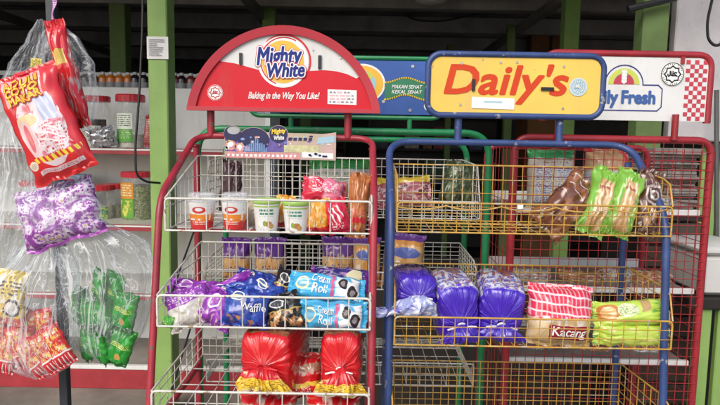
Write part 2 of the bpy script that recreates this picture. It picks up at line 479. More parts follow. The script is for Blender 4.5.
M_BEAM = mat('old beam', (.26, .25, .24), .7, vary=.4, vscale=3)
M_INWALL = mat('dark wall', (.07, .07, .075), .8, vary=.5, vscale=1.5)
M_PAPER = mat('paper', (.74, .74, .72), .7, vary=.06)
M_BOLT = mat('steel bolt', (.5, .5, .5), .35, metal=.8)
M_INK = mat('black ink', (.02, .02, .022), .6)
M_GREYINK = mat('grey ink', (.28, .29, .33), .6)
M_WHITEINK = mat('white ink', (.82, .82, .80), .4, vary=.03)
M_NAVY = mat('navy ink', (.022, .035, .22), .5, vary=.05, spec=.2)
M_SRED = mat('sign red', (.60, .018, .032), .4, vary=.08, vscale=5, spec=.25, chips=(.42, .09, .09), chipth=.73, drip=(.50, .06, .06), dripscale=(12, 12, 3), dripth=.55)
M_SWHITE = mat('sign white', (.70, .71, .70), .4, vary=.07, vscale=4, spec=.25, chips=(.42, .40, .36), chipth=.715, drip=(.60, .585, .55), dripscale=(10, 10, 3), dripth=.52)
M_SYEL = mat('sign yellow', (.82, .57, .12), .42, vary=.10, vscale=5, spec=.25, chips=(.48, .36, .16), chipth=.71, drip=(.70, .50, .18), dripscale=(12, 12, 2.5), dripth=.52)
M_GOLD = mat('gold yellow', (.82, .47, .05), .4, vary=.05)
M_ORED = mat('orange red', (.62, .065, .02), .45, vary=.06, spec=.2)
M_SBLUE = mat('sign blue', (.05, .12, .38), .42, vary=.15, vscale=6, spec=.3)
M_SGREEN = mat('ribbon green', (.03, .20, .10), .4, vary=.12)
M_LIME = mat('lime', (.55, .62, .10), .4, vary=.05)
M_PALEBLUE = mat('pale blue', (.36, .56, .66), .5, vary=.1)
M_CHECK = mat('check red', (.52, .05, .08), .45, vary=.12)
M_YELINK = mat('yellow ink', (.85, .62, .06), .4, vary=.05)
M_REDINK = mat('red ink', (.60, .03, .035), .4, vary=.05)
M_PINKINK = mat('pink ink', (.75, .45, .50), .4, vary=.05)

# ------------------------------------------------------------------ world and light
w = bpy.data.worlds.new('World'); SC.world = w; w.use_nodes = True
nt = w.node_tree
for n in list(nt.nodes): nt.nodes.remove(n)
sky = nt.nodes.new('ShaderNodeTexSky'); sky.sky_type = 'NISHITA'; sky.sun_disc = False
SUN_EL, SUN_AZ = 42.0, 205.0          # azimuth measured clockwise from +Y: behind the camera, a little to its left
sky.sun_elevation = R(SUN_EL); sky.sun_rotation = R(SUN_AZ)
sky.air_density = 1.0; sky.dust_density = 3.0; sky.ozone_density = 1.0
bg = nt.nodes.new('ShaderNodeBackground'); bg.inputs['Strength'].default_value = .13
wo = nt.nodes.new('ShaderNodeOutputWorld')
nt.links.new(sky.outputs[0], bg.inputs[0]); nt.links.new(bg.outputs[0], wo.inputs[0])
sun = bpy.data.lights.new('sun', 'SUN'); sun.energy = 1.1; sun.angle = R(40); sun.color = (1, .95, .88)
so = bpy.data.objects.new('sun', sun); COL.objects.link(so)
sd = Vector((math.sin(R(SUN_AZ)) * math.cos(R(SUN_EL)), math.cos(R(SUN_AZ)) * math.cos(R(SUN_EL)), math.sin(R(SUN_EL))))
so.rotation_euler = sd.to_track_quat('Z', 'Y').to_euler()
so.location = (0, -3, 6)
vs = SC.view_settings
vs.view_transform = 'Standard'; vs.look = 'None'; vs.exposure = 0.6; vs.gamma = 1; vs.use_curve_mapping = False
SC.cycles.max_bounces = 10; SC.cycles.transparent_max_bounces = 24
try:
    SC.cycles.use_denoising = True
except Exception: pass

# ------------------------------------------------------------------ ground
m = MB(); S = 400
m.poly([(-S, -S, 0), (S, -S, 0), (S, S, 0), (-S, S, 0)])
tag(m.build('ground', M_CONC, smooth=False), None, None, kind='structure')

# ------------------------------------------------------------------ the shop the racks stand in front of
sh = empty('shop_building', 'dark shop interior with beamed ceiling behind the bread racks', 'building', (0, 6, 0))
O = (0, 6, 0)
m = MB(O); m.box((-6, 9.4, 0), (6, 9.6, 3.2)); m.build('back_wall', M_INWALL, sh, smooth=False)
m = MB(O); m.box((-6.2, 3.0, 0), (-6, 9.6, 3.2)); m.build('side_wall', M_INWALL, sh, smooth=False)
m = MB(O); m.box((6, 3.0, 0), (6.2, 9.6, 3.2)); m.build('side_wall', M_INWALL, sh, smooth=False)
# ribbed ceiling sheet
m = MB(O); xs = []; x = -6.2; k = 0
prof = []
y = 2.55
while y < 9.4:
    prof += [(y, 2.78), (y + .16, 2.78), (y + .18, 2.75), (y + .22, 2.75), (y + .24, 2.78)]
    y += .26
prof.append((9.45, 2.78))
lo = [(-6.2, a, b) for a, b in prof] + [(-6.2, a, b + .03) for a, b in prof[::-1]]
hi = [(6.2, a, b) for _, a, b in lo]
m.rings([lo, hi], cap=True)
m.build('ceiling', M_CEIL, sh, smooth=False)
for yb in (5.0, 6.05, 7.2, 8.4):
    m = MB(O); m.box((-6, yb, 2.60), (6, yb + .07, 2.745)); m.build('beam', M_BEAM, sh, smooth=False)
m = MB(O); m.box((-6, 4.71, 2.662), (6, 4.79, 2.745)); m.build('beam', M_BEAM, sh, smooth=False)
for xb in (-3.2, -.9, 1.4, 3.4):
    m = MB(O); m.box((xb, 4.4, 2.53), (xb + .06, 9.3, 2.597)); m.build('rafter', M_CEIL, sh, smooth=False)
m = MB(O); m.box((-7, 2.3, 2.83), (7, 9.8, 3.02)); m.build('roof', M_CEIL, sh, smooth=False)
# inside floor, darker and a few millimetres above the yard
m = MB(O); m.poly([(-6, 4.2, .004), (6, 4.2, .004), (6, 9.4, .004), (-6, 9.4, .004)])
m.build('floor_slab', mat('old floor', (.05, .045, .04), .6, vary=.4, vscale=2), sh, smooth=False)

# round ceiling lamp, unlit
lp = at(431, 5, 4.75)
lm = empty('ceiling_lamp', 'unlit round white lamp under the dark ceiling', 'lamp', (lp.x, lp.y, 2.66))
m = MB(); m.lathe([(.13, -.002), (.14, -.02), (.13, -.04)], n=28); m.build('base', M_BEAM, lm)
m = MB(); m.lathe([(.127, -.04), (.122, -.058), (.09, -.08), (.04, -.09), (.001, -.092)], n=28); m.build('lamp_shade', mat('opal glass', (.52, .52, .50), .3), lm)

# dim posts, cupboards and boards inside
def post(px0, px1, py, Y, ztop, mt, label, z0=0, depth=None):
    x0, x1 = X(px0, py, Y), X(px1, py, Y)
    d = depth or (x1 - x0)
    m = MB(((x0 + x1) / 2, Y + d / 2, z0)); m.bbox((x0, Y, z0), (x1, Y + d, ztop), .006)
    o = m.build('post', mt, loc=((x0 + x1) / 2, Y + d / 2, z0), smooth=False)
    return tag(o, label, 'post')

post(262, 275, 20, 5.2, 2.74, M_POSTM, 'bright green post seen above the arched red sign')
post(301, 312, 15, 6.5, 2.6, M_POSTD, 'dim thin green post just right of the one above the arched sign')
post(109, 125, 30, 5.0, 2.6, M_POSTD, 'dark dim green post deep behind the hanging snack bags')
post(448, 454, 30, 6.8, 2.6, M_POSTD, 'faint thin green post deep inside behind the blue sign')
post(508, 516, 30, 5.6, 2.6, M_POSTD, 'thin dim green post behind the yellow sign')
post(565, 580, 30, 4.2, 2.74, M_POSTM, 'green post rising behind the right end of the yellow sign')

def crate_board(name, px0, py0, px1, py1, Y, d, mt, label, cat):
    a, b = at(px0, py1, Y), at(px1, py0, Y)
    m = MB(((a.x + b.x) / 2, Y, a.z)); m.bbox((a.x, Y, a.z), (b.x, Y + d, b.z), .008)
    return tag(m.build(name, mt, loc=((a.x + b.x) / 2, Y, a.z), smooth=False), label, cat)

M_CARD = mat('brown board', (.22, .10, .035), .75, vary=.25, vscale=4)
# wooden cupboard deep inside: posts to the floor, shelf, brown back
cb = at(550, 55, 7.0)
cup = empty('wooden_cupboard', 'brown wooden cupboard far inside behind the yellow sign', 'cupboard', (cb.x, 7.0, 0))
zc0, zc1 = Z(550, 110, 7.0), Z(550, 25, 7.0)
m = MB((cb.x, 7, 0)); m.bbox((cb.x - .22, 7.0, .1), (cb.x + .24, 7.5, zc1), .01); m.build('body', M_CARD, cup, smooth=False)
for sx in (-.2, .18):
    m = MB((cb.x, 7, 0)); m.bbox((cb.x + sx, 7.03, 0), (cb.x + sx + .05, 7.08, .1), .004); m.build('leg', M_DARKWOOD, cup, smooth=False)
m = MB((cb.x, 7, 0)); m.bbox((cb.x - .01, 6.985, zc0), (cb.x + .015, 6.998, zc1 - .1), .002); m.build('door_edge', M_DARKWOOD, cup, smooth=False)

# far shelf unit with dim goods
def far_shelf(px0, px1, Y, levels, label, seed):
    rr = random.Random(seed)
    x0, x1 = X(px0, 120, Y), X(px1, 120, Y)
    zt = max(levels) + .42
    t = empty('store_shelf', label, 'shelf', ((x0 + x1) / 2, Y, 0)); o = ((x0 + x1) / 2, Y, 0)
    for x in (x0, x1):
        m = MB(o); m.box((x - .02, Y, 0), (x + .02, Y + .4, zt)); m.build('side_frame', M_DARKWOOD, t, smooth=False)
    m = MB(o); m.box((x0 + .02, Y + .38, .05), (x1 - .02, Y + .4, zt)); m.build('back', M_INWALL, t, smooth=False)
    for z in levels:
        m = MB(o); m.box((x0 + .021, Y + .005, z), (x1 - .021, Y + .379, z + .025)); m.build('shelf_board', M_DARKWOOD, t, smooth=False)
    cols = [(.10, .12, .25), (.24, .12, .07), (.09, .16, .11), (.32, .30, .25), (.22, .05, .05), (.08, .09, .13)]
    n = 0
    for z in levels:
        x = x0 + .04
        while x < x1 - .2 and n < 40:
            wd = rr.uniform(.12, .3); h = rr.uniform(.14, .33)
            if x + wd > x1 - .04: break
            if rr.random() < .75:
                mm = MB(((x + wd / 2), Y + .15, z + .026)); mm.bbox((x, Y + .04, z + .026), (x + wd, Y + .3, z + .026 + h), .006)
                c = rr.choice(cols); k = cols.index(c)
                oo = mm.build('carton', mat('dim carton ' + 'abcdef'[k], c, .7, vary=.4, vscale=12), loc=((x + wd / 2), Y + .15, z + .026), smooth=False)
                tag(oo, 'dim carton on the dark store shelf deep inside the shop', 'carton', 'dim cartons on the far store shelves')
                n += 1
            x += wd + rr.uniform(.01, .08)
far_shelf(185, 345, 8.6, (.9, 1.4, 1.9), 'dark store shelf against the back wall, left of centre', 3)
far_shelf(370, 505, 8.0, (.5, .95, 1.4, 1.85), 'dark store shelf against the back wall, behind the yellow sign', 5)

# low dark counter, added to darken the view behind the racks
x0, x1 = X(352, 250, 3.05), X(697, 250, 3.05)
ct = empty('added_counter', 'low dark counter added to darken the view behind the racks', 'counter', ((x0 + x1) / 2, 3.05, 0)); o = ((x0 + x1) / 2, 3.05, 0)
m = MB(o); m.bbox((x0, 3.1, .0), (x1, 3.5, .80), .01); m.build('body', mat('counter brown', (.035, .027, .022), .6, vary=.4, vscale=4), ct, smooth=False)
m = MB(o); m.bbox((x0 - .03, 3.06, .802), (x1 + .03, 3.55, .84), .008); m.build('counter_top', M_DARKWOOD, ct, smooth=False)

# ------------------------------------------------------------------ front green post with its notice
PY = 3.1
px0, px1 = X(148.5, 100, PY), X(168, 100, PY)
m = MB(((px0 + px1) / 2, PY, 0)); m.bbox((px0, PY, 0), (px1, PY + .13, 2.745), .006)
tag(m.build('post', M_POST, loc=((px0 + px1) / 2, PY, 0), smooth=False), 'light green square post with a paper notice, left of the arched sign', 'post')
a, b = at(147.5, 59, PY), at(168.5, 37, PY)
m = MB((0, 0, 0)); cx, cz = (a.x + b.x) / 2, (a.z + b.z) / 2
wv = []
for j in range(5):
    for i in range(5):
        u, v = i / 4, j / 4
        wv.append(((u - .5) * (b.x - a.x), -.004 - .004 * math.sin(u * 3) * v, (v - .5) * (b.z - a.z)))
bb = m.add(wv)
for j in range(4):
    for i in range(4): m.face([bb + j * 5 + i, bb + j * 5 + i + 1, bb + j * 5 + i + 6, bb + j * 5 + i + 5])
nt_ = m.build('paper_notice', M_PAPER, loc=(cx, PY - .002, cz)); tag(nt_, 'small white printed notice pinned to the green post', 'notice')
m = MB(); rr = random.Random(2)
for i in range(9):
    z = .038 - i * .0095; wd = rr.uniform(.04, .08)
    m.box((-.043, -.0105, z), (-.043 + wd, -.0098, z + .003))
m.build('print', M_GREYINK, nt_, smooth=False)

# ------------------------------------------------------------------ right side: pale wall panel, green boards, cooler
WY = 3.0
a, b = at(668, 141, WY), at(740, -60, WY)
m = MB((a.x, WY, a.z)); m.bbox((a.x, WY, a.z), (b.x + .9, WY + .06, 2.745), .006)
tag(m.build('wall_panel', mat('stained pale wall', (.50, .48, .50), .6, vary=.22, vscale=2.6, col2=(.62, .60, .61), chips=(.40, .38, .40), chipth=.66), loc=(a.x, WY, a.z), smooth=False),
    'pale grey stained wall panel behind the chequered sign end', 'wall')
x0, x1 = X(641, 60, 2.95), X(667, 60, 2.95)
m = MB((x0, 2.95, 0)); m.bbox((x0, 2.95, 0), (x1, 3.05, 2.745), .006)
for zz in (1.55, 1.72, 1.95): m.box((x0 - .002, 2.948, zz), (x1 + .002, 3.052, zz + .004), 1)
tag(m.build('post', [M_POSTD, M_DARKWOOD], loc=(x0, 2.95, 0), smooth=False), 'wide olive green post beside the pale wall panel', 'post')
m = MB(); p0, p1 = at(628, 9, 2.9), at(676, -2, 2.9)
m.tube([p0 - p0, p1 - p0], .016, 8); tag(m.build('pipe', M_BLACK, loc=p0), 'black pipe sloping above the olive green post', 'pipe')
# green board fence below the wall panel
a_top = a.z - .003
fx0, fx1 = X(702, 200, 3.06), X(790, 200, 3.06)
fe = empty('board_fence', 'green plank wall under the pale panel at the right edge', 'fence', (fx0, 3.08, 0)); o = (fx0, 3.08, 0)
m = MB(o); x = fx0
while x < fx1:
    m.bbox((x, 3.08, 0), (x + .085, 3.11, a_top), .004); x += .092
m.build('planks', M_POST, fe, smooth=False)
# pile of flattened cartons on a dark crate behind the red rack
KY = 2.62; k0, k1 = at(640, 214, KY), at(705, 150, KY)
kc = (k0.x + k1.x) / 2
cr_ = empty('storage_crate', 'dark wooden crate behind the red rack carrying flattened cartons', 'crate', (kc, KY + .2, 0))
m = MB((kc, KY + .2, 0)); m.bbox((k0.x, KY, 0), (k1.x, KY + .4, k0.z - .03), .006); m.build('body', M_DARKWOOD, cr_, smooth=False)
zz = .05; 
while zz < k0.z - .1:
    m = MB((kc, KY + .2, 0)); m.bbox((k0.x - .008, KY - .012, zz), (k1.x + .008, KY - .002, zz + .09), .003); m.build('slat', mat('crate slat', (.06, .042, .03), .7, vary=.4, vscale=6), cr_, smooth=False); zz += .105
m = MB((kc, KY + .2, 0)); m.bbox((k0.x - .01, KY - .014, k0.z - .028), (k1.x + .01, KY + .41, k0.z), .004); m.build('top_board', M_DARKWOOD, cr_, smooth=False)
M_FLAT = mat('flat carton', (.20, .17, .15), .8, vary=.35, vscale=5, col2=(.30, .27, .25))
rr = random.Random(12); zz = k0.z + .001
fl = None
while zz < k1.z:
    th = rr.uniform(.008, .016)
    if fl is None or True:
        m = MB((0, 0, 0)); wd = (k1.x - k0.x) * rr.uniform(.8, .98); m.bbox((-wd / 2, -.19, 0), (wd / 2, .19, th), .002)
        o_ = m.build('flat_carton', M_FLAT, loc=(kc + rr.uniform(-.015, .015), KY + .2 + rr.uniform(-.03, .02), zz), rot=(0, 0, R(rr.uniform(-6, 6))), smooth=False)
        tag(o_, 'flattened grey brown carton in the pile behind the red rack', 'carton', 'flattened cartons piled behind the red rack')
    zz += th + .0008
# bench-like green stand with the white cooler on it
CY = 2.3
c0, c1 = at(700, 296, CY), at(760, 248, CY)
zt = c0.z
bn = empty('green_stand', 'green slatted wooden stand under the white cooler', 'stand', (c0.x, CY, 0)); o = (c0.x, CY, 0)
m = MB(o); m.bbox((c0.x - .05, CY - .02, zt - .05), (c1.x + .15, CY + .42, zt - .003), .006); m.build('stand_top', M_DARKWOOD, bn, smooth=False)
x = c0.x - .005
for k in range(4):
    m = MB(o); m.bbox((x, CY, 0), (x + .06, CY + .03, zt - .052), .004); m.build('slat', M_POST, bn, smooth=False); x += .085
m = MB(o); m.bbox((c0.x - .02, CY + .34, 0), (c1.x + .1, CY + .37, zt - .052), .004); m.build('back_board', M_DARKWOOD, bn, smooth=False)
cl = empty('cooler_box', 'white plastic cooler box on the green stand at the right edge', 'cooler', (c0.x, CY, zt)); o = (c0.x, CY, zt)
M_COOL = mat('cooler plastic', (.62, .62, .60), .4, vary=.08, vscale=5)
m = MB(o); m.bbox((c0.x + .005, CY, zt), (c1.x, CY + .32, c1.z - .035), .015); m.build('body', M_COOL, cl)
m = MB(o); m.bbox((c0.x - .004, CY - .01, c1.z - .033), (c1.x + .01, CY + .33, c1.z), .012); m.build('lid', M_COOL, cl)
#m = MB(o); m.tube(fillet([(c0.x + .03, CY - .004, c1.z - .07), (c0.x + .05, CY - .03, c1.z - .09), (c0.x + .15, CY - .03, c1.z - .09), (c0.x + .17, CY - .004, c1.z - .07)], .01), .005, 6); m.build('handle', M_BLACK, cl)
# rod and cables
p0, p1 = at(716.5, 90, 2.9), at(716.5, 246, 2.9)
m = MB(p1); m.tube([p1, p0], .011, 8); tag(m.build('rod', mat('grey rod', (.1, .1, .1), .5), loc=p1), 'thin dark upright rod against the right edge wall', 'rod')
def cable(pix, Y, r, label):
    pts = [at(x, y, Y + dy) for x, y, dy in pix]
    q = fillet(pts, .12, 8)
    m = MB(q[0]); m.tube(q, r, 6)
    return tag(m.build('cable', M_RUBBER, loc=q[0]), label, 'cable')
cable([(719, -30, 0), (707, 22, 0), (708, 40, 0), (716, 47, 0), (727, 40, 0)], 2.8, .007, 'black cable looping down over the pale wall panel')
cable([(143, -40, 0), (142.5, 30, 0), (139, 100, -.02), (135, 150, -.02), (136, 175, -.02), (146, 182, 0), (160, 183, .1)], 2.98, .006, 'black cable hanging beside the green post to the shelves')
cable([(382, -8, 0), (410, 20, 0), (440, 22, 0), (497, 10, 0)], 6.0, .008, 'thin dark wire sagging under the ceiling near the lamp')

# ------------------------------------------------------------------ white display cabinet with red trimmed shelves
GY = 3.5
gx0, gx1 = X(-320, 250, GY), X(266, 250, GY)
zlip = [Z(110, y, GY) for y in (151, 227, 296)]
zbase = Z(110, 366, GY)
GD = .55
cabt = empty('display_cabinet', 'long white display cabinet with red shelf edges behind the snack bags', 'cabinet', ((gx0 + gx1) / 2, GY, 0)); o = ((gx0 + gx1) / 2, GY, 0)
gtop = Z(110, 87, GY + GD)
m = MB(o); m.bbox((gx0, GY + GD, 0), (gx1, GY + GD + .04, gtop), .004); m.build('back_panel', M_WHITEP, cabt, smooth=False)
M_SHELF = mat('shelf board', (.55, .54, .50), .45, vary=.2, vscale=4, drip=(.42, .39, .34), dripscale=(8, 8, 3), dripth=.5)
for i, z in enumerate(zlip):
    d0 = 0.0 if i else .12
    m = MB(o); m.box((gx0, GY + .021 + d0, z - .012), (gx1, GY + GD - .002, z + .012)); sb_ = m.build('shelf_board', M_SHELF, cabt, smooth=False)
    m = MB(o); m.bbox((gx0, GY + d0, z - .022), (gx1, GY + .02 + d0, z + .014), .002); e_ = m.build('shelf_edge', M_REDTRIM, sb_, smooth=False)
    m = MB(o); m.box((gx0, GY - .003 + d0, z + .002), (gx1, GY - .001 + d0, z + .012)); m.build('shelf_strip', M_WHITEP, sb_, smooth=False)
m = MB(o); m.box((gx0, GY + .03, zbase - .03), (gx1, GY + GD - .002, zbase - .01)); m.build('bottom_board', mat('dusty board', (.26, .24, .21), .8, vary=.3, vscale=4), cabt, smooth=False)
m = MB(o); m.bbox((gx0, GY, 0.0), (gx1, GY + .028, zbase - .022), .003); m.build('base_panel', M_REDTRIM, cabt, smooth=False)
m = MB(o); m.bbox((gx0, GY - .004, zbase - .02), (gx1, GY + .028, zbase + .004), .002); m.build('base_edge', M_WHITEP, cabt, smooth=False)
for gx in (gx0, gx1 - .03):
    m = MB(o); m.box((gx, GY + .15, 0.0), (gx + .03, GY + GD - .003, gtop - .02)); m.build('end_panel', M_WHITEP, cabt, smooth=False)
# ledge behind the cabinet that carries the bottles, with a pale rail above
BY = GY + GD + .16
zl = Z(110, 98.5, BY)
m = MB((gx0, BY, 0)); m.bbox((gx0, BY - .1, 0), (gx1, BY + .16, zl), .004)
tag(m.build('back_ledge', M_DARKWOOD, loc=(gx0, BY, 0), smooth=False), 'dark ledge behind the white cabinet carrying the bottles', 'ledge')

m = MB((gx0, BY + .3, 0)); m.bbox((gx0, BY + .3, 0), (gx1, BY + .34, Z(110, 72, BY + .3)), .004); m.box((gx0 + .002, BY + .294, Z(110, 77, BY + .3)), (gx1 - .002, BY + .299, Z(110, 72.6, BY + .3)), 1)
tag(m.build('low_partition', [M_DARKWOOD, M_WHITEP], loc=(gx0, BY + .3, 0), smooth=False), 'low dark partition with a pale top rail behind the drink bottles', 'partition')
# bottles
def make_bottle(liquid, capm, label, group):
    b = empty('drink_bottle', label, 'bottle', (0, 0, 0), group=group)
    m = MB(); m.lathe([(.001, 0), (.026, .001), (.031, .006), (.031, .035), (.028, .05), (.031, .065), (.032, .135), (.028, .150), (.015, .160), (.0135, .165)], n=18, cap=False); m.build('body', liquid, b)
    m = MB(); m.lathe([(.0145, .162), (.0145, .178), (.013, .18)], n=14); m.build('cap', capm, b)
    m = MB(); m.lathe([(.0318, .07), (.0318, .11)], n=18, cap=False); m.build('label_band', mat('bottle band', (.3, .3, .32), .5), b)
    return b
M_ORANGE = mat('orange drink', (.62, .19, .02), .15, coat=.5)
M_COLA = mat('dark drink', (.02, .012, .012), .12, coat=.5)
M_REDD = mat('red drink', (.20, .03, .02), .12, coat=.5)
M_CAPW = mat('white cap', (.6, .62, .66), .45)
bo = make_bottle(M_ORANGE, M_CAPW, 'orange drink bottle on the ledge above the jars', 'orange bottles in the row on the ledge')
bc = make_bottle(M_COLA, M_CAPW, 'dark drink bottle in the row on the ledge', 'dark bottles in the row on the ledge')
br = make_bottle(M_REDD, M_CAPW, 'amber red drink bottle on the ledge right of the green post', 'amber bottles right of the post')
used = set()
for px, kd in [(70, 'c'), (78, 'c'), (87, 'c'), (95, 'c'), (103.5, 'o'), (112, 'o'), (120.5, 'o'), (129, 'o'), (137, 'c'), (145, 'c'), (176, 'r'), (183.5, 'c'), (191.5, 'r'), (199.5, 'r'), (208, 'c')]:
    src = {'o': bo, 'c': bc, 'r': br}[kd]
    loc = (X(px, 85, BY) + random.uniform(-.003, .003), BY + random.uniform(-.03, .0), zl)
    rz = (0, 0, random.uniform(0, 6))
    if kd in used: dup(src, loc, rz)
    else: src.location = loc; src.rotation_euler = rz; used.add(kd)

# jars
M_GLASS = filmmat('jar plastic', tint=(.86, .88, .86), veil=.16, bump=.05, rough=.06)
M_LIDRED = mat('red lid', (.50, .025, .04), .35, vary=.1, coat=.3)
def jar(px, pyb, pyt, wpx, lidm, label, contents=None, lab=None, lidh=.04, Y=GY + .3):
    p = at(px, pyb, Y); k = Y / F
    r = wpx * k / 2; h = (pyb - pyt) * k
    j = empty('storage_jar', label, 'jar', (p.x, Y, p.z))
    hb = h - lidh
    m = MB(); m.lathe([(r * .9, 0), (r, .01), (r, hb * .45), (r * .985, hb * .47), (r, hb * .49), (r, hb * .85), (r * .88, hb * .96), (r * .86, hb)], n=30, cap=True); m.build('body', M_GLASS, j)
    m = MB(); n = 44
    def gear(rad, z): return [(rad * (1 + .02 * (i % 2)) * math.cos(2 * math.pi * i / n), rad * (1 + .02 * (i % 2)) * math.sin(2 * math.pi * i / n), z) for i in range(n)]
    m.rings([gear(r * .97, hb - .004), gear(r * .99, hb + lidh * .8), gear(r * .92, h)], cap=True); m.build('lid', lidm, j, smooth=False)
    if contents:
        mm, fill = contents
        rr = random.Random(int(px))
        m = MB(); rows = max(3, int(fill * hb / .02))
        rs = []
        for i in range(rows + 1):
            z = .012 + (fill * hb - .012) * i / rows
            rs.append([(r * .93 * (1 - .05 * rr.random()) * math.cos(2 * math.pi * q / 26), r * .93 * (1 - .05 * rr.random()) * math.sin(2 * math.pi * q / 26), z + rr.uniform(-.004, .004)) for q in range(26)])
        m.rings(rs, cap=True); m.build('contents', mm, j, smooth=False)
    if lab:
        mm, z0, z1, a0, a1 = lab[:5]
        m = MB(); n = 14
        rs = [[(1.012 * r * math.sin(a0 + (a1 - a0) * q / n), -1.012 * r * math.cos(a0 + (a1 - a0) * q / n), hb * z) for q in range(n + 1)] for z in (z0, z1)]
        m.rings(rs, closed=False, vs=[0, 1])
        # u runs along the label
        m.uv = [[((i % n) / n, 0), ((i % n + 1) / n, 0), ((i % n + 1) / n, 1), ((i % n) / n, 1)] for i in range(len(m.f))]
        m.build('jar_label', mm, j)
    return j
M_LABG = packmat('green jar label', (.74, .78, .70), [('rect', 0, 0, 1, .45, (.10, .36, .06)), ('marks', 14, 9, .52, .1, .55, .9, .95, (.08, .16, .08)), ('marks', 14, 10, .6, .1, .1, .9, .4, (.6, .72, .4))], bump=.03)
M_LABB = packmat('black jar label', (.03, .03, .03), [('rect', 0, .3, .6, .7, (.5, .5, .48)), ('marks', 12, 9, .6, .6, .1, 1, .9, (.25, .04, .03))], bump=.03)
M_LABO = packmat('orange jar label', (.62, .26, .03), [('rect', .0, 0, 1, .55, (.12, .34, .04)), ('blob', 4, 4, .52, .05, .05, .95, .5, (.62, .60, .12)), ('marks', 12, 9, .55, .1, .6, .9, .95, (.8, .7, .4))], bump=.03)
M_LABY = packmat('yellow green label', (.55, .60, .08), [('blob', 4, 4, .52, 0, 0, 1, 1, (.05, .25, .06))], bump=.03)
M_SEEDS = packmat('dark sweets', (.16, .13, .07), [('blob', 30, 20, .5, -1, -1, 2, 2, (.28, .26, .10)), ('blob', 24, 16, .6, -1, -1, 2, 2, (.05, .05, .02))], bump=.8, rough=.5)
M_GREENS = packmat('green sweets', (.14, .18, .05), [('blob', 30, 24, .5, -1, -1, 2, 2, (.28, .30, .10)), ('blob', 24, 26, .6, -1, -1, 2, 2, (.04, .06, .02))], bump=.8, rough=.5)
M_PALES = packmat('pale sweets', (.50, .47, .40), [('blob', 26, 20, .55, -1, -1, 2, 2, (.36, .32, .27))], bump=.6, rough=.5)
jar(97.5, 149, 97, 27, M_LIDRED, 'clear jar with flat red lid and black label, left of the pair', (M_PALES, .35), (M_LABB, .18, .62, .05, 1.1), .032)
jar(131.5, 149, 95.5, 28, M_LIDRED, 'clear jar with red screw lid and green label beside the cable', (M_PALES, .30), (M_LABG, .15, .74, -.75, .45), .042)
jar(138.5, 222, 171, 32, M_LIDRED, 'clear jar with orange and green label on the lower cabinet shelf', (M_GREENS, .80), (M_LABO, .12, .88, -1.15, .1), .03)
jar(100, 222, 184, 30, M_LIDRED, 'clear jar with yellow green label behind the pink candy bag', (M_PALES, .5), (M_LABY, .05, .5, .0, .9), .03)
jar(64, 222, 178, 30, M_LIDRED, 'clear red lidded jar half hidden behind the pink candy bag', (M_GREENS, .6), None, .03)
jar(79, 222, 174, 26, mat('pale blue lid', (.30, .42, .55), .4), 'clear jar with pale blue lid behind the right edge of the pink candy bag', (M_PALES, .62), None, .03, GY + .36)
jar(117, 222, 183, 21, M_LIDRED, 'narrow clear jar with red lid between the two labelled lower jars', (M_SEEDS, .5), None, .028, GY + .38)
jar(60, 149, 99, 26, M_LIDRED, 'clear red lidded jar mostly hidden behind the red snack packets', (M_SEEDS, .4), None, .032)
jar(36, 222, 180, 28, M_LIDRED, 'clear jar at the far left of the lower shelf behind the bags', (M_PALES, .7), None, .03)
# silver foil packet and small red packet on the upper shelf
M_FOIL = packmat('silver foil', (.5, .5, .52), [('blob', 6, 5, .58, .1, .1, .9, .9, (.08, .08, .1))], metal=.6, rough=.22, bump=1.0, bscale=30)
packet('foil_packet', 'crumpled silver foil packet lying in front of the jars', 'packet', at(102, 137.5, GY + .19), .17, .13, .06, M_FOIL, (15, -12, 6), seed=3, crinkle=.014)
M_REDP = packmat('dark red packet', (.28, .03, .04), [('marks', 8, 9, .55, .1, .1, .9, .9, (.5, .25, .2))])
packet('snack_packet', 'narrow dark red packet standing right of the green labelled jar', 'packet', at(148.5, 131, GY + .26), .055, .2, .03, M_REDP, (-4, 4, 0), seed=5)
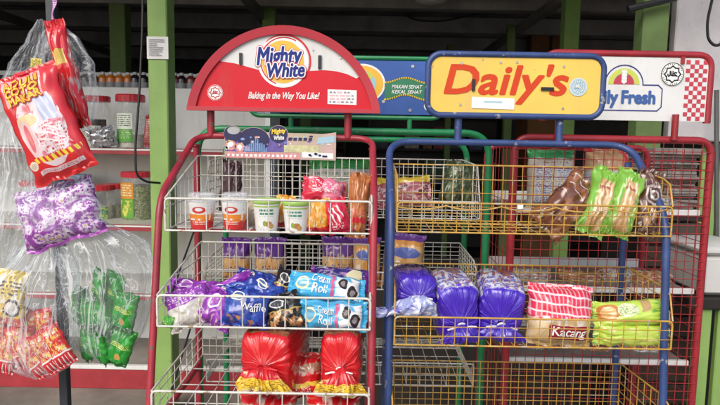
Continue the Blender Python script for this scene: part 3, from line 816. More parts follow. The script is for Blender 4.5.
# ------------------------------------------------------------------ wire baskets
def basket(parent, o, x0, x1, yf, yb, zfl, zf, zb, mw, nx, nxb=None, ny=7, r=.0017, rr=.0032, prof=None, fh=0, bh=1, name='basket', sideh=0, mb=None, sag=True):
    """one welded wire basket: rims, front and back grids, floor and two sides"""
    m = MB(o); nxb = nxb or nx
    rnd = random.Random(int(abs(x0 * 1000) + zf * 777))
    prof = prof or [(yb, zb), (yf, zf)]          # side rim from back to front
    def ptop(y):
        for (ya, za), (yb_, zb_) in zip(prof, prof[1:]):
            if (ya - y) * (yb_ - y) <= 0 and ya != yb_:
                return za + (zb_ - za) * (y - ya) / (yb_ - ya)
        return zf
    j = lambda a=.0012: rnd.uniform(-a, a)
    m.tube(fillet([(x0, yf, zfl), (x0, yf, zf), (x1, yf, zf), (x1, yf, zfl)], .012, 4), rr, 7)   # front frame wire
    m.tube([(x0, yf, zfl), (x1, yf, zfl)], rr * .9, 6)
    m.tube([(x0, yb, zfl), (x0, yb, zb), (x1, yb, zb), (x1, yb, zfl)], rr * .9, 6)
    m.tube([(x0, yb, zfl), (x1, yb, zfl)], rr * .8, 5)
    for x in (x0, x1):
        m.tube([(x, y, z) for y, z in prof], rr * .9, 6)
        m.tube([(x, yf, zfl), (x, yb, zfl)], rr * .8, 5)
        for k in range(1, ny):
            y = yf + (yb - yf) * k / ny
            m.wire((x, y, zfl), (x + j(), y + j(), ptop(y)), r)
        for k in range(1, sideh + 1):
            z = zfl + (zb - zfl) * k / (sideh + 1)
            ys = [yf + (yb - yf) * q / 40 for q in range(41)]
            ok = [y for y in ys if ptop(y) >= z]
            if len(ok) > 1: m.wire((x, ok[0], z), (x, ok[-1], z), r)
    for k in range(1, nx):
        x = x0 + (x1 - x0) * k / nx
        m.wire((x, yf, zfl), (x + j(), yf + j(), zf), r)
        m.wire((x, yf, zfl), (x + j(), yb, zfl + (j(.002) if sag else 0)), r)
    for k in range(1, nxb):
        x = x0 + (x1 - x0) * k / nxb
        m.wire((x, yb, zfl), (x + j(), yb + j(), zb), r, 1 if k < nxb * .36 else 0)
    for k in range(1, fh + 1):
        z = zfl + (zf - zfl) * k / (fh + 1)
        m.wire((x0, yf - r, z), (x1, yf - r, z + j(.002)), r)
    for k in range(1, bh + 1):
        z = zfl + (zb - zfl) * k / (bh + 1)
        m.wire((x0, yb - r, z), (x1, yb - r, z + j(.002)), r)
    for k in range(1, 4):
        y = yf + (yb - yf) * k / 4
        m.wire((x0, y, zfl - r), (x1, y, zfl - r + j(.002)), r * 1.2)
    return m.build(name, [mw, mb or mw], parent, angle=80)

def tubepart(name, paths, r, mt, parent, o, n=10, extra=None):
    m = MB(o)
    for p in paths: m.tube(p, r, n)
    if extra: extra(m)
    return m.build(name, mt, parent, angle=60)

class Sign:
    """drawing on a flat sign board: photo pixels become metres on the board's own plane"""
    def __init__(s, cx, cy, Y, parent, o):
        s.c = at(cx, cy, Y); s.k = Y / F * 1.003; s.cx, s.cy, s.Y, s.parent, s.o = cx, cy, Y, parent, o
    def p(s, px, py, lift=0): return (s.c.x + (px - s.cx) * s.k, s.Y - lift, s.c.z - (py - s.cy) * s.k)
    def poly(s, m, pts, lift, mi=0): m.poly([s.p(x, y, lift) for x, y in pts], mi)
    def disc(s, m, cx, cy, rx, ry, lift, mi=0, n=48): s.poly(m, [(cx + rx * math.cos(2 * math.pi * k / n), cy - ry * math.sin(2 * math.pi * k / n)) for k in range(n)][::-1], lift, mi)
    def ring(s, m, cx, cy, r0, r1, lift, mi=0, a0=0, a1=360, n=48, ky=1):
        for k in range(n):
            t0, t1 = R(a0 + (a1 - a0) * k / n), R(a0 + (a1 - a0) * (k + 1) / n)
            s.poly(m, [(cx + r0 * math.cos(t0), cy - ky * r0 * math.sin(t0)), (cx + r0 * math.cos(t1), cy - ky * r0 * math.sin(t1)), (cx + r1 * math.cos(t1), cy - ky * r1 * math.sin(t1)), (cx + r1 * math.cos(t0), cy - ky * r1 * math.sin(t0))], lift, mi)
    def stroke(s, m, pts, wd, lift, mi=0):
        for (xa, ya), (xb, yb) in zip(pts, pts[1:]):
            dx, dy = xb - xa, yb - ya; L = math.hypot(dx, dy) or 1
            nx, ny = -dy / L * wd / 2, dx / L * wd / 2; ex, ey = dx / L * wd * .3, dy / L * wd * .3
            s.poly(m, [(xa + nx - ex, ya + ny - ey), (xb + nx + ex, yb + ny + ey), (xb - nx + ex, yb - ny + ey), (xa - nx - ex, ya - ny - ey)], lift, mi)
    def text(s, m, t, x0, y0, x1, y1, lift, mi=0, shear=0, bold=0, rot=0, ref=None, space=1.0, grow=0, fill=True):
        """lettering into the pixel box x0..x1 (y0 top, y1 baseline box bottom)"""
        d = fit(text2d(t, shear, bold, space), x0, -y1, x1, -y0, ref=text2d(*ref) if ref else None)
        cx, cy = (x0 + x1) / 2, (y0 + y1) / 2; c, sn = math.cos(R(rot)), math.sin(R(rot))
        def fn(x, y):
            X_, Y_ = x - cx, -y - cy
            return s.p(cx + X_ * c + Y_ * sn, cy - X_ * sn + Y_ * c, lift)
        if fill: m.mesh2d(d, fn, mi)
        if grow:
            sg_ = s
            for pts, dl in outline(d, grow):
                q = []
                for x, y in pts:
                    X_, Y_ = x - cx, -y - cy
                    q.append(s.p(cx + X_ * c + Y_ * sn, cy - X_ * sn + Y_ * c, lift + 2e-5 + dl))
                m.poly(q, mi)
    def build(s, m, name, mats, parent=None): return m.build(name, mats, parent or s.parent, smooth=False)
    def mb(s): return MB(s.o)

def halal(s, cx, cy, r, mats, name='halal_mark', parent=None, fill=True):
    """certification roundel: ring, eight pointed star outline and an Arabic word; mats = (ink, ground)"""
    m = s.mb()
    if fill: s.disc(m, cx, cy, r * 1.04, r * 1.04, .0016, 1)
    s.ring(m, cx, cy, r * .93, r, .0022, 0)
    for k in range(30):                                                   # little marks of the circular legend
        a = 2 * math.pi * k / 30
        if k % 5 == 4: continue
        s.stroke(m, [(cx + r * .80 * math.cos(a), cy + r * .80 * math.sin(a)), (cx + r * .88 * math.cos(a + .05), cy + r * .88 * math.sin(a + .05))], r * .05, .0022, 0)
    pts = []
    for k in range(16):
        a = 2 * math.pi * k / 16; q = r * (.70 if k % 2 == 0 else .56)
        pts.append((cx + q * math.cos(a), cy + q * math.sin(a)))
    s.stroke(m, pts + [pts[0]], r * .11, .0022, 0)
    w_ = r * .10                                                          # the word, right to left: ha, lam, alef, lam
    s.stroke(m, [(cx + .36 * r, cy - .10 * r), (cx + .22 * r, cy - .16 * r), (cx + .12 * r, cy - .06 * r), (cx + .30 * r, cy + .10 * r), (cx + .40 * r, cy + .16 * r)], w_, .0023, 0)
    s.stroke(m, [(cx + .28 * r, cy + .12 * r), (cx + .02 * r, cy + .12 * r), (cx + .02 * r, cy - .26 * r)], w_, .0023, 0)
    s.stroke(m, [(cx + .02 * r, cy + .12 * r), (cx - .10 * r, cy + .10 * r), (cx - .16 * r, cy - .24 * r)], w_, .0023, 0)
    s.stroke(m, [(cx - .22 * r, cy - .26 * r), (cx - .22 * r, cy + .10 * r), (cx - .32 * r, cy + .18 * r), (cx - .42 * r, cy + .08 * r), (cx - .40 * r, cy - .02 * r)], w_, .0023, 0)
    return s.build(m, name, mats, parent)

# ================================================================== RACK 1: red frame, arched sign, white baskets
AF, AB = 1.50, 1.84
xl, xr = X(160.5, 230, AF), X(373.5, 230, AF)
zb_, zt_ = Z(162, 197, AF), Z(285, 137, AB)
oA = ((xl + xr) / 2, AB, 0)
rkA = empty('bread_rack', 'red bread rack with the arched red and white sign and white wire baskets', 'rack', oA)
def foot_caps(xs, ys):
    def f(m):
        for x in xs:
            for y in ys: m.lathe([(.016, 0), (.0165, .03), (.0135, .034)], (x, y, 0), 12)
    return f
AY = lambda z: AF - (Z(162, 215, AF) - z) * .21            # the front legs lean out towards the floor
front = fillet([(xl, AY(0), 0), (xl, AF, zb_), (xl, AB, zt_), (xr, AB, zt_), (xr, AF, zb_), (xr, AY(0), 0)], .06, 8)
tubepart('frame', [front, [(xl, AB, 0), (xl, AB, zt_ - .03)], [(xr, AB, 0), (xr, AB, zt_ - .03)],
                   [(xl, AY(.16), .16), (xl, AB, .16)], [(xr, AY(.16), .16), (xr, AB, .16)], [(xl, AB, .16), (xr, AB, .16)],
                   [(xl, AY(.8), Z(158, 413, AF)), (xl, AB, Z(158, 413, AF))]], .0095, M_RED, rkA, oA, extra=foot_caps((xl, xr), (AY(0), AB)))
m = MB(oA)
for zc in (1.20, .95): m.tube([(xl + .013, AF + .02, zc - .09), (xl + .013, AB - .02, zc + .09)], .003, 6)
m.build('side_brace', M_BLACK, rkA)
bx0, bx1 = xl + .016, xr - .010
for yf_, yl_, yb_, yy in ((200, 232, 157, 1.485), (297, 328, 243, 1.415), (393, 425, 329, 1.365)):
    zf, zl_, zb2 = Z(265, yf_, yy), Z(265, yl_, yy), Z(285, yb_, AB - .01)
    basket(rkA, oA, X(165, 230, AF - .015) + .001, xr - .006, yy, AB - .014, zl_, zf, zb2, M_WIRE, 10, 24, ny=8, r=.00155, rr=.0030, bh=2, sideh=2, fh=0,
           prof=[(AB - .014, zb2), (AB - .05, zb2), (yy, zf)])
def beads(m, pts, r=.0135):
    for p in pts: m.lathe([(.001, -.006), (r * .8, -.004), (r, 0), (r * .8, .004), (.001, .006)], p, 10)
for p_ in ((xl, AB, zt_ - .032), (xr, AB, zt_ - .032)): m = MB(oA); beads(m, [p_]); m.build('weld', M_RED, rkA)
# sign
s = Sign(284, 85, AB - .03, rkA, oA)
sg = MB(oA)
RR, CY_ = 95.6, 124.6
def arcpt(rad, a): return (284 + rad * math.cos(a), CY_ - rad * math.sin(a))
a0 = math.asin((CY_ - 110) / RR)
N_ = 56
outer = [arcpt(RR, a0 + (math.pi - 2 * a0) * k / N_) for k in range(N_ + 1)]
front_ = [s.p(x, y, 0) for x, y in outer]; back_ = [s.p(x, y, -.02) for x, y in outer]
m = MB(oA)
m.poly(front_); m.poly(back_[::-1])
for i in range(N_ + 1):
    j_ = (i + 1) % (N_ + 1); m.poly([front_[i], back_[i], back_[j_], front_[j_]])
sA = m.build('sign', M_SWHITE, rkA, smooth=False)
m = MB(oA)          # raised red rim along the arch and the bottom edge
ri = RR - 7.5
loopo = [arcpt(RR + .6, a0 + (math.pi - 2 * a0) * k / N_) for k in range(N_ + 1)]
ai = math.asin((CY_ - 107.2) / ri)
loopi = [arcpt(ri, ai + (math.pi - 2 * ai) * k / N_) for k in range(N_ + 1)]
for k in range(N_):
    for L0, L1 in (((loopo, .012), (loopi, .009)),):
        m.poly([s.p(*loopo[k], .012), s.p(*loopo[k + 1], .012), s.p(*loopi[k + 1], .009), s.p(*loopi[k], .009)])
    m.poly([s.p(*loopi[k], .009), s.p(*loopi[k + 1], .009), s.p(*loopi[k + 1], 0.0005), s.p(*loopi[k], 0.0005)])
    m.poly([s.p(*loopo[k], -.022), s.p(*loopo[k + 1], -.022), s.p(*loopo[k + 1], .012), s.p(*loopo[k], .012)])
(bxl, byl), (bxr, byr) = loopo[-1], loopo[0]
m.box(s.p(bxl + .2, 111.2, .0135), s.p(bxr - .2, 107.3, -.022))
m.build('rim', mat('rim red', (.45, .025, .045), .35, vary=.12, vscale=6, chips=(.3, .2, .2), chipth=.73, coat=.3), sA, smooth=False)
# red lower field with a swooping upper edge
ctrl = [(206, 66.5), (214, 63.8), (222, 63.2), (235, 64.8), (246, 67.5), (257, 70.3), (270, 72.5), (284, 73), (298, 72.3), (312, 70.8), (324, 70), (336, 71), (346, 73.5), (355, 77.5), (362, 82)]
low = [(x, y) for x, y in ctrl if math.hypot(x - 284, y - CY_) < ri - .5]
pl = arcpt(ri, 0); 
lx = low[0]; rx_ = low[-1]
al = math.atan2(CY_ - lx[1], lx[0] - 284); ar = math.atan2(CY_ - rx_[1], rx_[0] - 284)
left_arc = [arcpt(ri, al + (math.pi - ai - al) * k / 16) for k in range(17)]
right_arc = [arcpt(ri, ai + (ar - ai) * k / 16) for k in range(17)]
m = s.mb(); s.poly(m, left_arc[::-1] + low + right_arc[::-1], .0008)
m2poly = m
s.build(m, 'red_field', M_SRED, sA)
m = s.mb()
s.disc(m, 283, 62.8, 24.8, 24.8, .0014, 0)
s.ring(m, 284.5, 62.0, 24.2, 26.0, .0013, 2, -35, 135)
s.disc(m, 283, 62.8, 20.6, 20.6, .0020, 1)
s.ring(m, 284, 62.2, 22.3, 23.4, .0020, 2, 60, 250)
s.build(m, 'logo', [M_WHITEINK, M_GOLD, M_SRED], sA)
m = s.mb()
for t, b_, ref in (('Mighty', (257.5, 48.5, 301.5, 70.5), ('Mighty', .25, .05)), ('White', (268.5, 64, 304, 77.2), ('White', .25, .05))):
    for grow, lift, mi in ((4.6, .0024, 2), (3.4, .0032, 1), (1.1, .0040, 0)):
        lift += .0024 if t == 'White' else 0
        s.text(m, t, *b_, lift, mi, .25, 0.0, rot=3.0, grow=grow)
s.build(m, 'lettering', [M_NAVY, M_WHITEINK, M_SRED], sA)
m = s.mb(); s.text(m, 'Baking in the Way You Like!', 249, 92, 319, 100.5, .0016, 0, .35, 0, rot=.6, grow=.35)
s.build(m, 'lettering', M_WHITEINK, sA)
halal(s, 216.4, 93.6, 7.4, [M_SRED, M_WHITEINK], parent=sA)
for q0, q1 in (((240.3, 66), (243.2, 55)), ((317.4, 69), (320.6, 56))):
    m = s.mb(); m.box(s.p(*q0, .006), s.p(*q1, .0005)); s.build(m, 'slot', M_BLACK, sA)
m = s.mb(); s.poly(m, [(327, 102.8), (355.5, 103.2), (355.5, 89), (327, 88.5)], .0018, 0)
rr_ = random.Random(4)
for r_ in range(4):
    x = 329
    while x < 353:
        wd = rr_.uniform(1.5, 5.5); yy = 90.6 + r_ * 3.1
        if x + wd < 354.5: s.poly(m, [(x, yy + 1.5), (x + wd, yy + 1.5), (x + wd, yy), (x, yy)], .0023, 1 if rr_.random() < .6 else 2)
        x += wd + rr_.uniform(.8, 2)
s.build(m, 'sticker', [M_WHITEINK, M_GREYINK, M_PINKINK], sA)
m = s.mb()
for x, y in ((312, 50.5), (339, 58), (233, 52.5), (222, 57)): m = s.mb(); s.disc(m, x, y, 1.1, 1.1, .003, 0, 10); s.build(m, 'bolt', M_BOLT, sA)
sp = [[(x, AB - .002, zt_), (x, AB - .002, s.p(0, 100)[2])] for x in (X(211, 125, AB), X(348, 125, AB))]
tubepart('sign_post', [sp[0]], .0115, M_RED, rkA, oA); tubepart('sign_post', [sp[1]], .0115, M_RED, rkA, oA)

# promotional card standing at the back rim of the top basket
sc_ = Sign(280, 147, AB - .026, None, (0, 0, 0))
cA = at(280, 159, AB - .026)
oc = (cA.x, AB - .026, cA.z)
sc_.o = oc
m = MB(oc)
top = [(335.5, 159.5), (335.5, 131.5), (330, 132.5), (322, 133.5), (305, 133), (290, 133)]
top += [(278.5 + 9.5 * math.cos(a), 134.5 - 9.0 * math.sin(a)) for a in [R(10 + 16 * k) for k in range(11)]]
top += [(254 + 16 * math.cos(a), 141 - 13 * math.sin(a)) for a in [R(40 + 10 * k) for k in range(11)]]
top += [(233 + 9 * math.cos(a), 135 - 8.5 * math.sin(a)) for a in [R(15 + 15 * k) for k in range(12)]]
top += [(225, 138), (225, 158.5)]
fr = [sc_.p(x, y, 0) for x, y in top]; bk = [sc_.p(x, y, -.002) for x, y in top]
m.poly(fr); m.poly(bk[::-1])
for i in range(len(fr)): m.poly([fr[i], bk[i], bk[(i + 1) % len(fr)], fr[(i + 1) % len(fr)]])
M_CARDCOL = mat('card print', (.60, .55, .34), .5, vary=.3, vscale=22, col2=(.62, .40, .42))
card = m.build('promo_card', M_CARDCOL, loc=oc, smooth=False)
tag(card, 'printed promotional card with dark round tops standing on the top basket under the arched sign', 'card')
M_CNAVY = mat('card navy', (.02, .02, .09), .5); M_CBLUE = mat('card blue', (.20, .34, .66), .5, vary=.4, vscale=60); M_CPINK = mat('card pink', (.66, .30, .30), .5, vary=.3, vscale=50); M_CSILV = mat('card silver', (.45, .46, .48), .4)
m = MB(oc)
sc_.disc(m, 254, 141, 15.6, 12.6, .0006, 0); sc_.disc(m, 233, 135, 8.6, 8.1, .0010, 0); sc_.disc(m, 278.5, 134.5, 9.0, 8.6, .0010, 0)
sc_.poly(m, [(225.3, 158.4), (300, 159), (300, 153), (225.3, 152)], .0013, 2)
sc_.disc(m, 234, 131.5, 6.2, 3.8, .0014, 3)
rr_ = random.Random(9)
# plain pale blue burst in the middle: upright bars of uneven height
for k in range(11):
    x = 244.5 + k * 2.1; h = 13 - abs(k - 5) * 1.5 + rr_.uniform(-1.5, 1.5)
    sc_.poly(m, [(x, 152), (x + 1.7, 152), (x + 1.4, 152 - h), (x + .3, 152 - h)], .0018, 1)
for x, y, rx_, ry_, c_ in ((231, 146, 5.5, 5, 2), (240, 148, 5, 4.5, 2), (231, 145, 3, 2.6, 5), (240, 147.5, 2.6, 2.2, 5), (247, 149, 3, 2.5, 2)): sc_.disc(m, x, y, rx_, ry_, .0014 + .0001 * c_, c_, 16)
for k in range(9):
    x = 227 + rr_.uniform(0, 15); y = 142 + rr_.uniform(0, 9); sc_.disc(m, x, y, rr_.uniform(1, 2.2), rr_.uniform(1, 2), .0017, rr_.choice((2, 5, 4)), 10)
sc_.poly(m, [(225.4, 152), (287, 152), (287, 138), (225.4, 138)], .0005, 7)
for k in range(40):
    x = rr_.uniform(227, 334); y = rr_.uniform(136, 150); sc_.disc(m, x, y, rr_.uniform(.7, 2.2), rr_.uniform(.5, 1.3), .00072 + k * 2e-6, rr_.choice((1, 2, 2, 0, 5, 7, 6)), 8)
sc_.poly(m, [(284, 152), (318, 152), (318, 145), (284, 145)], .0008, 8)
for k in range(5):
    x = 288 + k * 5; sc_.poly(m, [(x, 140.5), (x + 3.6, 140.5), (x + 4, 137.4), (x + .6, 137.4)], .0009, 0)
sc_.poly(m, [(302, 157), (333, 158), (333, 152.5), (302, 151.5)], .0009, 5)
for k in range(7):
    x = 303 + rr_.uniform(0, 26); y = 152 + rr_.uniform(0, 4); sc_.disc(m, x, y, 1.6, 1.2, .0013, rr_.choice((0, 1, 2)), 9)
sc_.poly(m, [(316, 143.5), (334, 141.5), (334, 135), (318, 137)], .0009, 6)
for k in range(16):
    x = 228 + k * 4.4; sc_.poly(m, [(x, 157), (x + rr_.uniform(1.4, 3.4), 157), (x + 2.6, 154.5), (x, 154.5)], .0017, 5)
m.build('print', [M_CNAVY, M_CBLUE, M_CPINK, M_CSILV, M_LIME, M_WHITEINK, M_PALEBLUE, mat('card violet', (.14, .10, .36), .5, vary=.4, vscale=40), mat('card cream', (.62, .60, .34), .5, vary=.4, vscale=60)], card, smooth=False)
m = MB(oc)
sc_.text(m, 'Mighty', 271.5, 129, 286, 135, .0016, 0, .2, .04, rot=6); sc_.text(m, 'White', 274, 135.5, 284, 140, .0016, 1, .2, .03, rot=4)
m.build('lettering', [M_YELINK, M_WHITEINK], card, smooth=False)

# ================================================================== RACK 2: blue frame, yellow sign, yellow baskets
BF, BB = 1.50, 1.73
xl2, xr2 = X(390.5, 250, BF), X(664.5, 250, BF)
zt2 = Z(500, 143, BB); zs2 = Z(664, 218, BF)
oB = ((xl2 + xr2) / 2, BB, 0)
rkB = empty('bread_rack', 'blue bread rack with the yellow sign and yellow wire baskets', 'rack', oB)
BY0 = BF - .13
path = fillet([(xl2, BY0, 0), (xl2, BF, zs2), (xl2, BB, zt2), (xr2, BB, zt2), (xr2, BF, zs2), (xr2, BY0, 0)], .07, 8)
tubepart('frame', [path, [(xl2 + .004, BB, 0), (xl2 + .004, BB, zt2 - .05)], [(xr2 - .004, BB, 0), (xr2 - .004, BB, zt2 - .05)],
                   [(xl2, BY0 + .016, .16), (xl2, BB, .16)], [(xr2, BY0 + .016, .16), (xr2, BB, .16)], [(xl2, BB, .16), (xr2, BB, .16)]], .0098, M_BLUE, rkB, oB, extra=foot_caps((xl2, xr2), (BY0, BB)))
yf2 = BF - .014
YB_ = BF - .014
for i, (pf, pl_, pb, py_mid, yf2) in enumerate(((204.5, 234, 166, 182, 1.486), (319, 347, 265, 292, 1.448), (431, 460, 362, 402, 1.415))):
    zf, zl_, zb2 = Z(530, pf, yf2), Z(530, pl_, yf2), Z(510, pb, BB - .014)
    zm = zf + (Z(664, py_mid, yf2 + .03) - Z(664, pf, yf2))
    basket(rkB, oB, X(397, 230, yf2), xr2 + .006, yf2, BB - .014, zl_, zf, zb2, M_YWIRE, 23, 24 if i == 0 else 30, ny=8, r=.00125, rr=.0025, bh=3 if i == 0 else 6, fh=2, sideh=4, mb=M_YWHITE if i == 0 else None,
           prof=[(BB - .014, zb2), (yf2 + .055, zm + .012), (yf2 + .02, zm), (yf2, zf)])
# hand bent yellow wire lashed along the top basket front
yf2 = YB_
zf = Z(530, 204.5, yf2)
m = MB(oB); xa, xb = X(398, 208, yf2), xr2 + .004
pts = [(xa + (xb - xa) * k / 40, yf2 - .006, zf - .006 - .010 * abs(math.sin(k / 40 * math.pi * 5 + .4)) ** .7) for k in range(41)]
m.tube(pts, .0019, 6); m.build('lashing_wire', M_YWIRE, rkB)
m = MB(oB); px_, pz_ = X(519, 209, yf2), zf - .004
m.box((px_ - .007, yf2 - .0115, pz_ - .006), (px_ + .007, yf2 - .0095, pz_ + .004)); m.build('price_tag', M_WHITEINK, rkB, smooth=False)
# sign
s = Sign(515.5, 85.5, BB - .012, rkB, oB)
def rrect(x0, y0, x1, y1, r, n=7):
    out = []
    for cx, cy, a in ((x1 - r, y0 + r, 0), (x0 + r, y0 + r, 90), (x0 + r, y1 - r, 180), (x1 - r, y1 - r, 270)):
        for k in range(n + 1): out.append((cx + r * math.cos(R(a + 90 * k / n)), cy - r * math.sin(R(a + 90 * k / n))))
    return out
m = MB(oB); rp = rrect(430.5, 57, 600.8, 114.3, 11)
f_ = [s.p(x, y, 0) for x, y in rp]; b_ = [s.p(x, y, -.012) for x, y in rp]
m.poly(f_); m.poly(b_[::-1])
for i in range(len(f_)): m.poly([f_[i], b_[i], b_[(i + 1) % len(f_)], f_[(i + 1) % len(f_)]])
sB = m.build('sign', M_SYEL, rkB, smooth=False)
m = MB(oB); m.tube([s.p(x, y, -.002) for x, y in rrect(429.5, 56, 601.5, 115.2, 13, 9)], .0090, 10, closed=True); m.build('rim', M_BLUE, sB, angle=70)
m = s.mb(); s.text(m, "Daily's", 446, 65.5, 566.5, 103, .0012, 0, .20, .0, grow=2.0); s.build(m, 'lettering', M_ORED, sB)
for q0, q1 in (((472.6, 91.5), (475.6, 80)), ((540.5, 90), (553, 86.8))):
    m = s.mb(); m.box(s.p(*q0, .005), s.p(*q1, .0006)); s.build(m, 'slot', M_BLACK, sB)
m = s.mb(); s.poly(m, [(473, 108.2), (515, 109), (515, 98), (473, 97.2)], .002, 0)
s.poly(m, [(485, 102.5), (503, 102.8), (503, 101.2), (485, 101)], .0024, 1); s.build(m, 'sticker', [M_WHITEINK, M_PALEBLUE], sB)
halal(s, 577, 86, 8.6, [M_WHITEINK, M_PALEBLUE], parent=sB)
m = s.mb()
for x, y in ((462, 65), (462, 105), (562, 66.5), (563, 107), (500, 63.5), (516, 63)): m = s.mb(); s.disc(m, x, y, 1.3, 1.3, .002, 0, 10); s.build(m, 'bolt', M_BOLT, sB)
for px in (461.5, 562.5):
    x = s.p(px, 0)[0]; tubepart('sign_post', [[(x, BB + .002, zt2), (x, BB + .012, s.p(0, 70)[2])]], .0105, M_BLUE, rkB, oB)

# ================================================================== RACK 3: green frame, blue sign, behind the first two
CF, CB = 2.06, 2.48
xl3, xr3 = X(198.5, 230, CF), X(486, 230, CF)
zt3 = Z(343, 131, CF); zt3b = Z(343, 139, CB)
oC = ((xl3 + xr3) / 2, CB, 0)
rkC = empty('bread_rack', 'green bread rack with the blue sign, standing behind the red and blue racks', 'rack', oC)
tubepart('frame', [fillet([(xl3, CF, 0), (xl3, CF, zt3), (xr3, CF, zt3), (xr3, CF, 0)], .085, 9), fillet([(xl3, CB, 0), (xl3, CB, zt3b), (xr3, CB, zt3b), (xr3, CB, 0)], .085, 9),
                   [(xl3, CF, .2), (xl3, CB, .2)], [(xr3, CF, .2), (xr3, CB, .2)], [(xl3, CF, .95), (xl3, CB, .95)], [(xr3, CF, .95), (xr3, CB, .95)]], .0122, M_GREENT, rkC, oC, extra=foot_caps((xl3, xr3), (CF, CB)))
for pf, pl_, pb in ((200, 217, 158), (272, 289, 241), (362, 384, 338)):
    zf, zl_, zb2 = Z(343, pf, CF + .01), Z(343, pl_, CF + .01), Z(343, pb, CB - .02)
    basket(rkC, oC, xl3 + .02, xr3 - .022, CF + .012, CB - .02, zl_, zf, zb2, M_WIRE, 20, 26, ny=10, r=.0015, rr=.0028, bh=5, fh=1, sideh=6,
           prof=[(CB - .02, zb2), (CF + .08, zb2 - .01), (CF + .012, zf)])
s = Sign(346, 87, CF, rkC, oC)
m = MB(oC); m.box(s.p(254, 113, 0), s.p(438.5, 61, -.012)); sC = m.build('sign', M_SBLUE, rkC, smooth=False)
z0, z1 = s.p(0, 116.2)[2], s.p(0, 58.5)[2]; x0, x1 = s.p(251, 0)[0], s.p(442, 0)[0]
m = MB(oC); ys_ = CF + .004
m.tube(fillet([(x0, ys_, (z0 + z1) / 2), (x0, ys_, z1), (x1, ys_, z1), (x1, ys_, z0), (x0, ys_, z0), (x0, ys_, (z0 + z1) / 2)], .04, 7), .0075, 8); m.build('rim', M_GREENT, sC)
m = s.mb()
s.disc(m, 362, 83.5, 22.5, 19.2, .0008, 0); s.disc(m, 362, 83.5, 20.6, 17.4, .0012, 1); s.disc(m, 359, 83.5, 16.5, 13, .0016, 2)
s.disc(m, 357, 80, 8, 6.5, .0020, 3); s.disc(m, 368, 76, 4.2, 3.6, .0020, 4); s.disc(m, 364, 89, 6.2, 4.4, .0020, 0)
s.build(m, 'emblem', [M_WHITEINK, M_GOLD, M_PALEBLUE, M_SBLUE, M_LIME], sC)
def wavy(y0, x0=384, x1=428, amp=2.4):
    return [(x0 + (x1 - x0) * k / 20, y0 + amp * math.sin(k / 20 * math.pi * 2.1 + 1.6)) for k in range(21)]
m = s.mb()
t_, b2_ = wavy(79.5), wavy(96)
s.poly(m, t_[::-1] + b2_, .0008, 0)
for y in (79.5, 96): s.stroke(m, wavy(y), 1.5, .0014, 1)
s.build(m, 'ribbon', [M_SGREEN, M_YELINK], sC)
m = s.mb(); s.text(m, 'MAKAN SEHAT', 391, 84, 421, 87.6, .0018, 0, .25, .012); s.text(m, 'KEKAL SEHAT', 391, 89, 421, 92.6, .0018, 0, .25, .012); s.build(m, 'lettering', M_WHITEINK, sC)
m = s.mb()
for x, y in ((411, 66), (409.5, 108.5), (383, 100.5), (296, 66), (296, 108)): m = s.mb(); s.disc(m, x, y, 1.6, 1.6, .002, 0, 12); s.build(m, 'bolt', M_BOLT, sC)
m = s.mb(); s.ring(m, 428, 104, 4, 5, .002, 0, 0, 360); s.build(m, 'round_mark', M_WHITEINK, sC)
for px in (409.5, 292): x = s.p(px, 0)[0]; tubepart('sign_post', [[(x, CF + .004, zt3), (x, CF + .006, z0)]], .0085, M_GREENT, rkC, oC)

# ================================================================== RACK 4: dark red frame, white sign with checks, white lipped shelves
DF, DB = 1.97, 2.40
xl4, xr4 = X(510.5, 250, DF), X(704.5, 235, DF)
zt4 = Z(610, 139, DF)
oD = ((xl4 + xr4) / 2, DB, 0)
rkD = empty('bread_rack', 'red rack with the white chequered sign, red wire grid and white shelf lips', 'rack', oD)
M_RED2 = mat('dark red paint', (.33, .02, .03), .38, vary=.25, vscale=12, chips=(.2, .12, .1), chipth=.72, coat=.2)
tubepart('frame', [fillet([(xl4, DF, 0), (xl4, DF, zt4), (xr4, DF, zt4), (xr4, DF, 0)], .05, 8), fillet([(xl4, DB, 0), (xl4, DB, zt4 - .03), (xr4, DB, zt4 - .03), (xr4, DB, 0)], .05, 8),
                   [(xl4, DF, .2), (xl4, DB, .2)], [(xr4, DF, .2), (xr4, DB, .2)]], .0122, M_RED2, rkD, oD, extra=foot_caps((xl4, xr4), (DF, DB)))
m = MB(oD); zbot = .55
n = 20
for k in range(1, n): x = xl4 + (xr4 - xl4) * k / n; m.wire((x, DF - .008, zbot), (x + random.uniform(-.002, .002), DF - .008, zt4 - .005), .0012)
z = zbot
while z < zt4 - .02: m.wire((xl4 - .004, DF - .0115, z), (xr4 + .004, DF - .0115, z + random.uniform(-.002, .002)), .0013); z += .030
m.build('wire_grid', M_RWIRE, rkD, angle=80)
for x in (xl4, xr4):
    m = MB(oD)
    for k in range(1, 8): y = DF + (DB - DF) * k / 8; m.wire((x, y, zbot), (x, y, zt4 - .03), .0014)
    z = zbot
    while z < zt4 - .04: m.wire((x, DF, z), (x, DB, z), .0014); z += .06
    m.build('side_grid', M_RWIRE, rkD, angle=80)
M_TRAY = mat('grey shelf', (.20, .18, .16), .6, vary=.35, vscale=6)
for py in (212, 290.5, 362.5):
    z = Z(650, py, DF + .012)
    m = MB(oD); m.bbox((xl4 + .012, DF + .026, z - .016), (xr4 - .012, DB - .015, z - .004), .002); t_ = m.build('shelf', M_TRAY, rkD, smooth=False)
    m = MB(oD); m.bbox((xl4 + .008, DF + .008, z - .010), (xr4 - .014, DF + .024, z + .009), .002); m.build('shelf_lip', M_WHITEP, t_, smooth=False)
    m = MB(oD); m.bbox((xl4 + .008, DB - .013, z - .010), (xr4 - .014, DB - .004, z + .03), .002); m.build('rear_lip', M_WHITEP, t_, smooth=False)
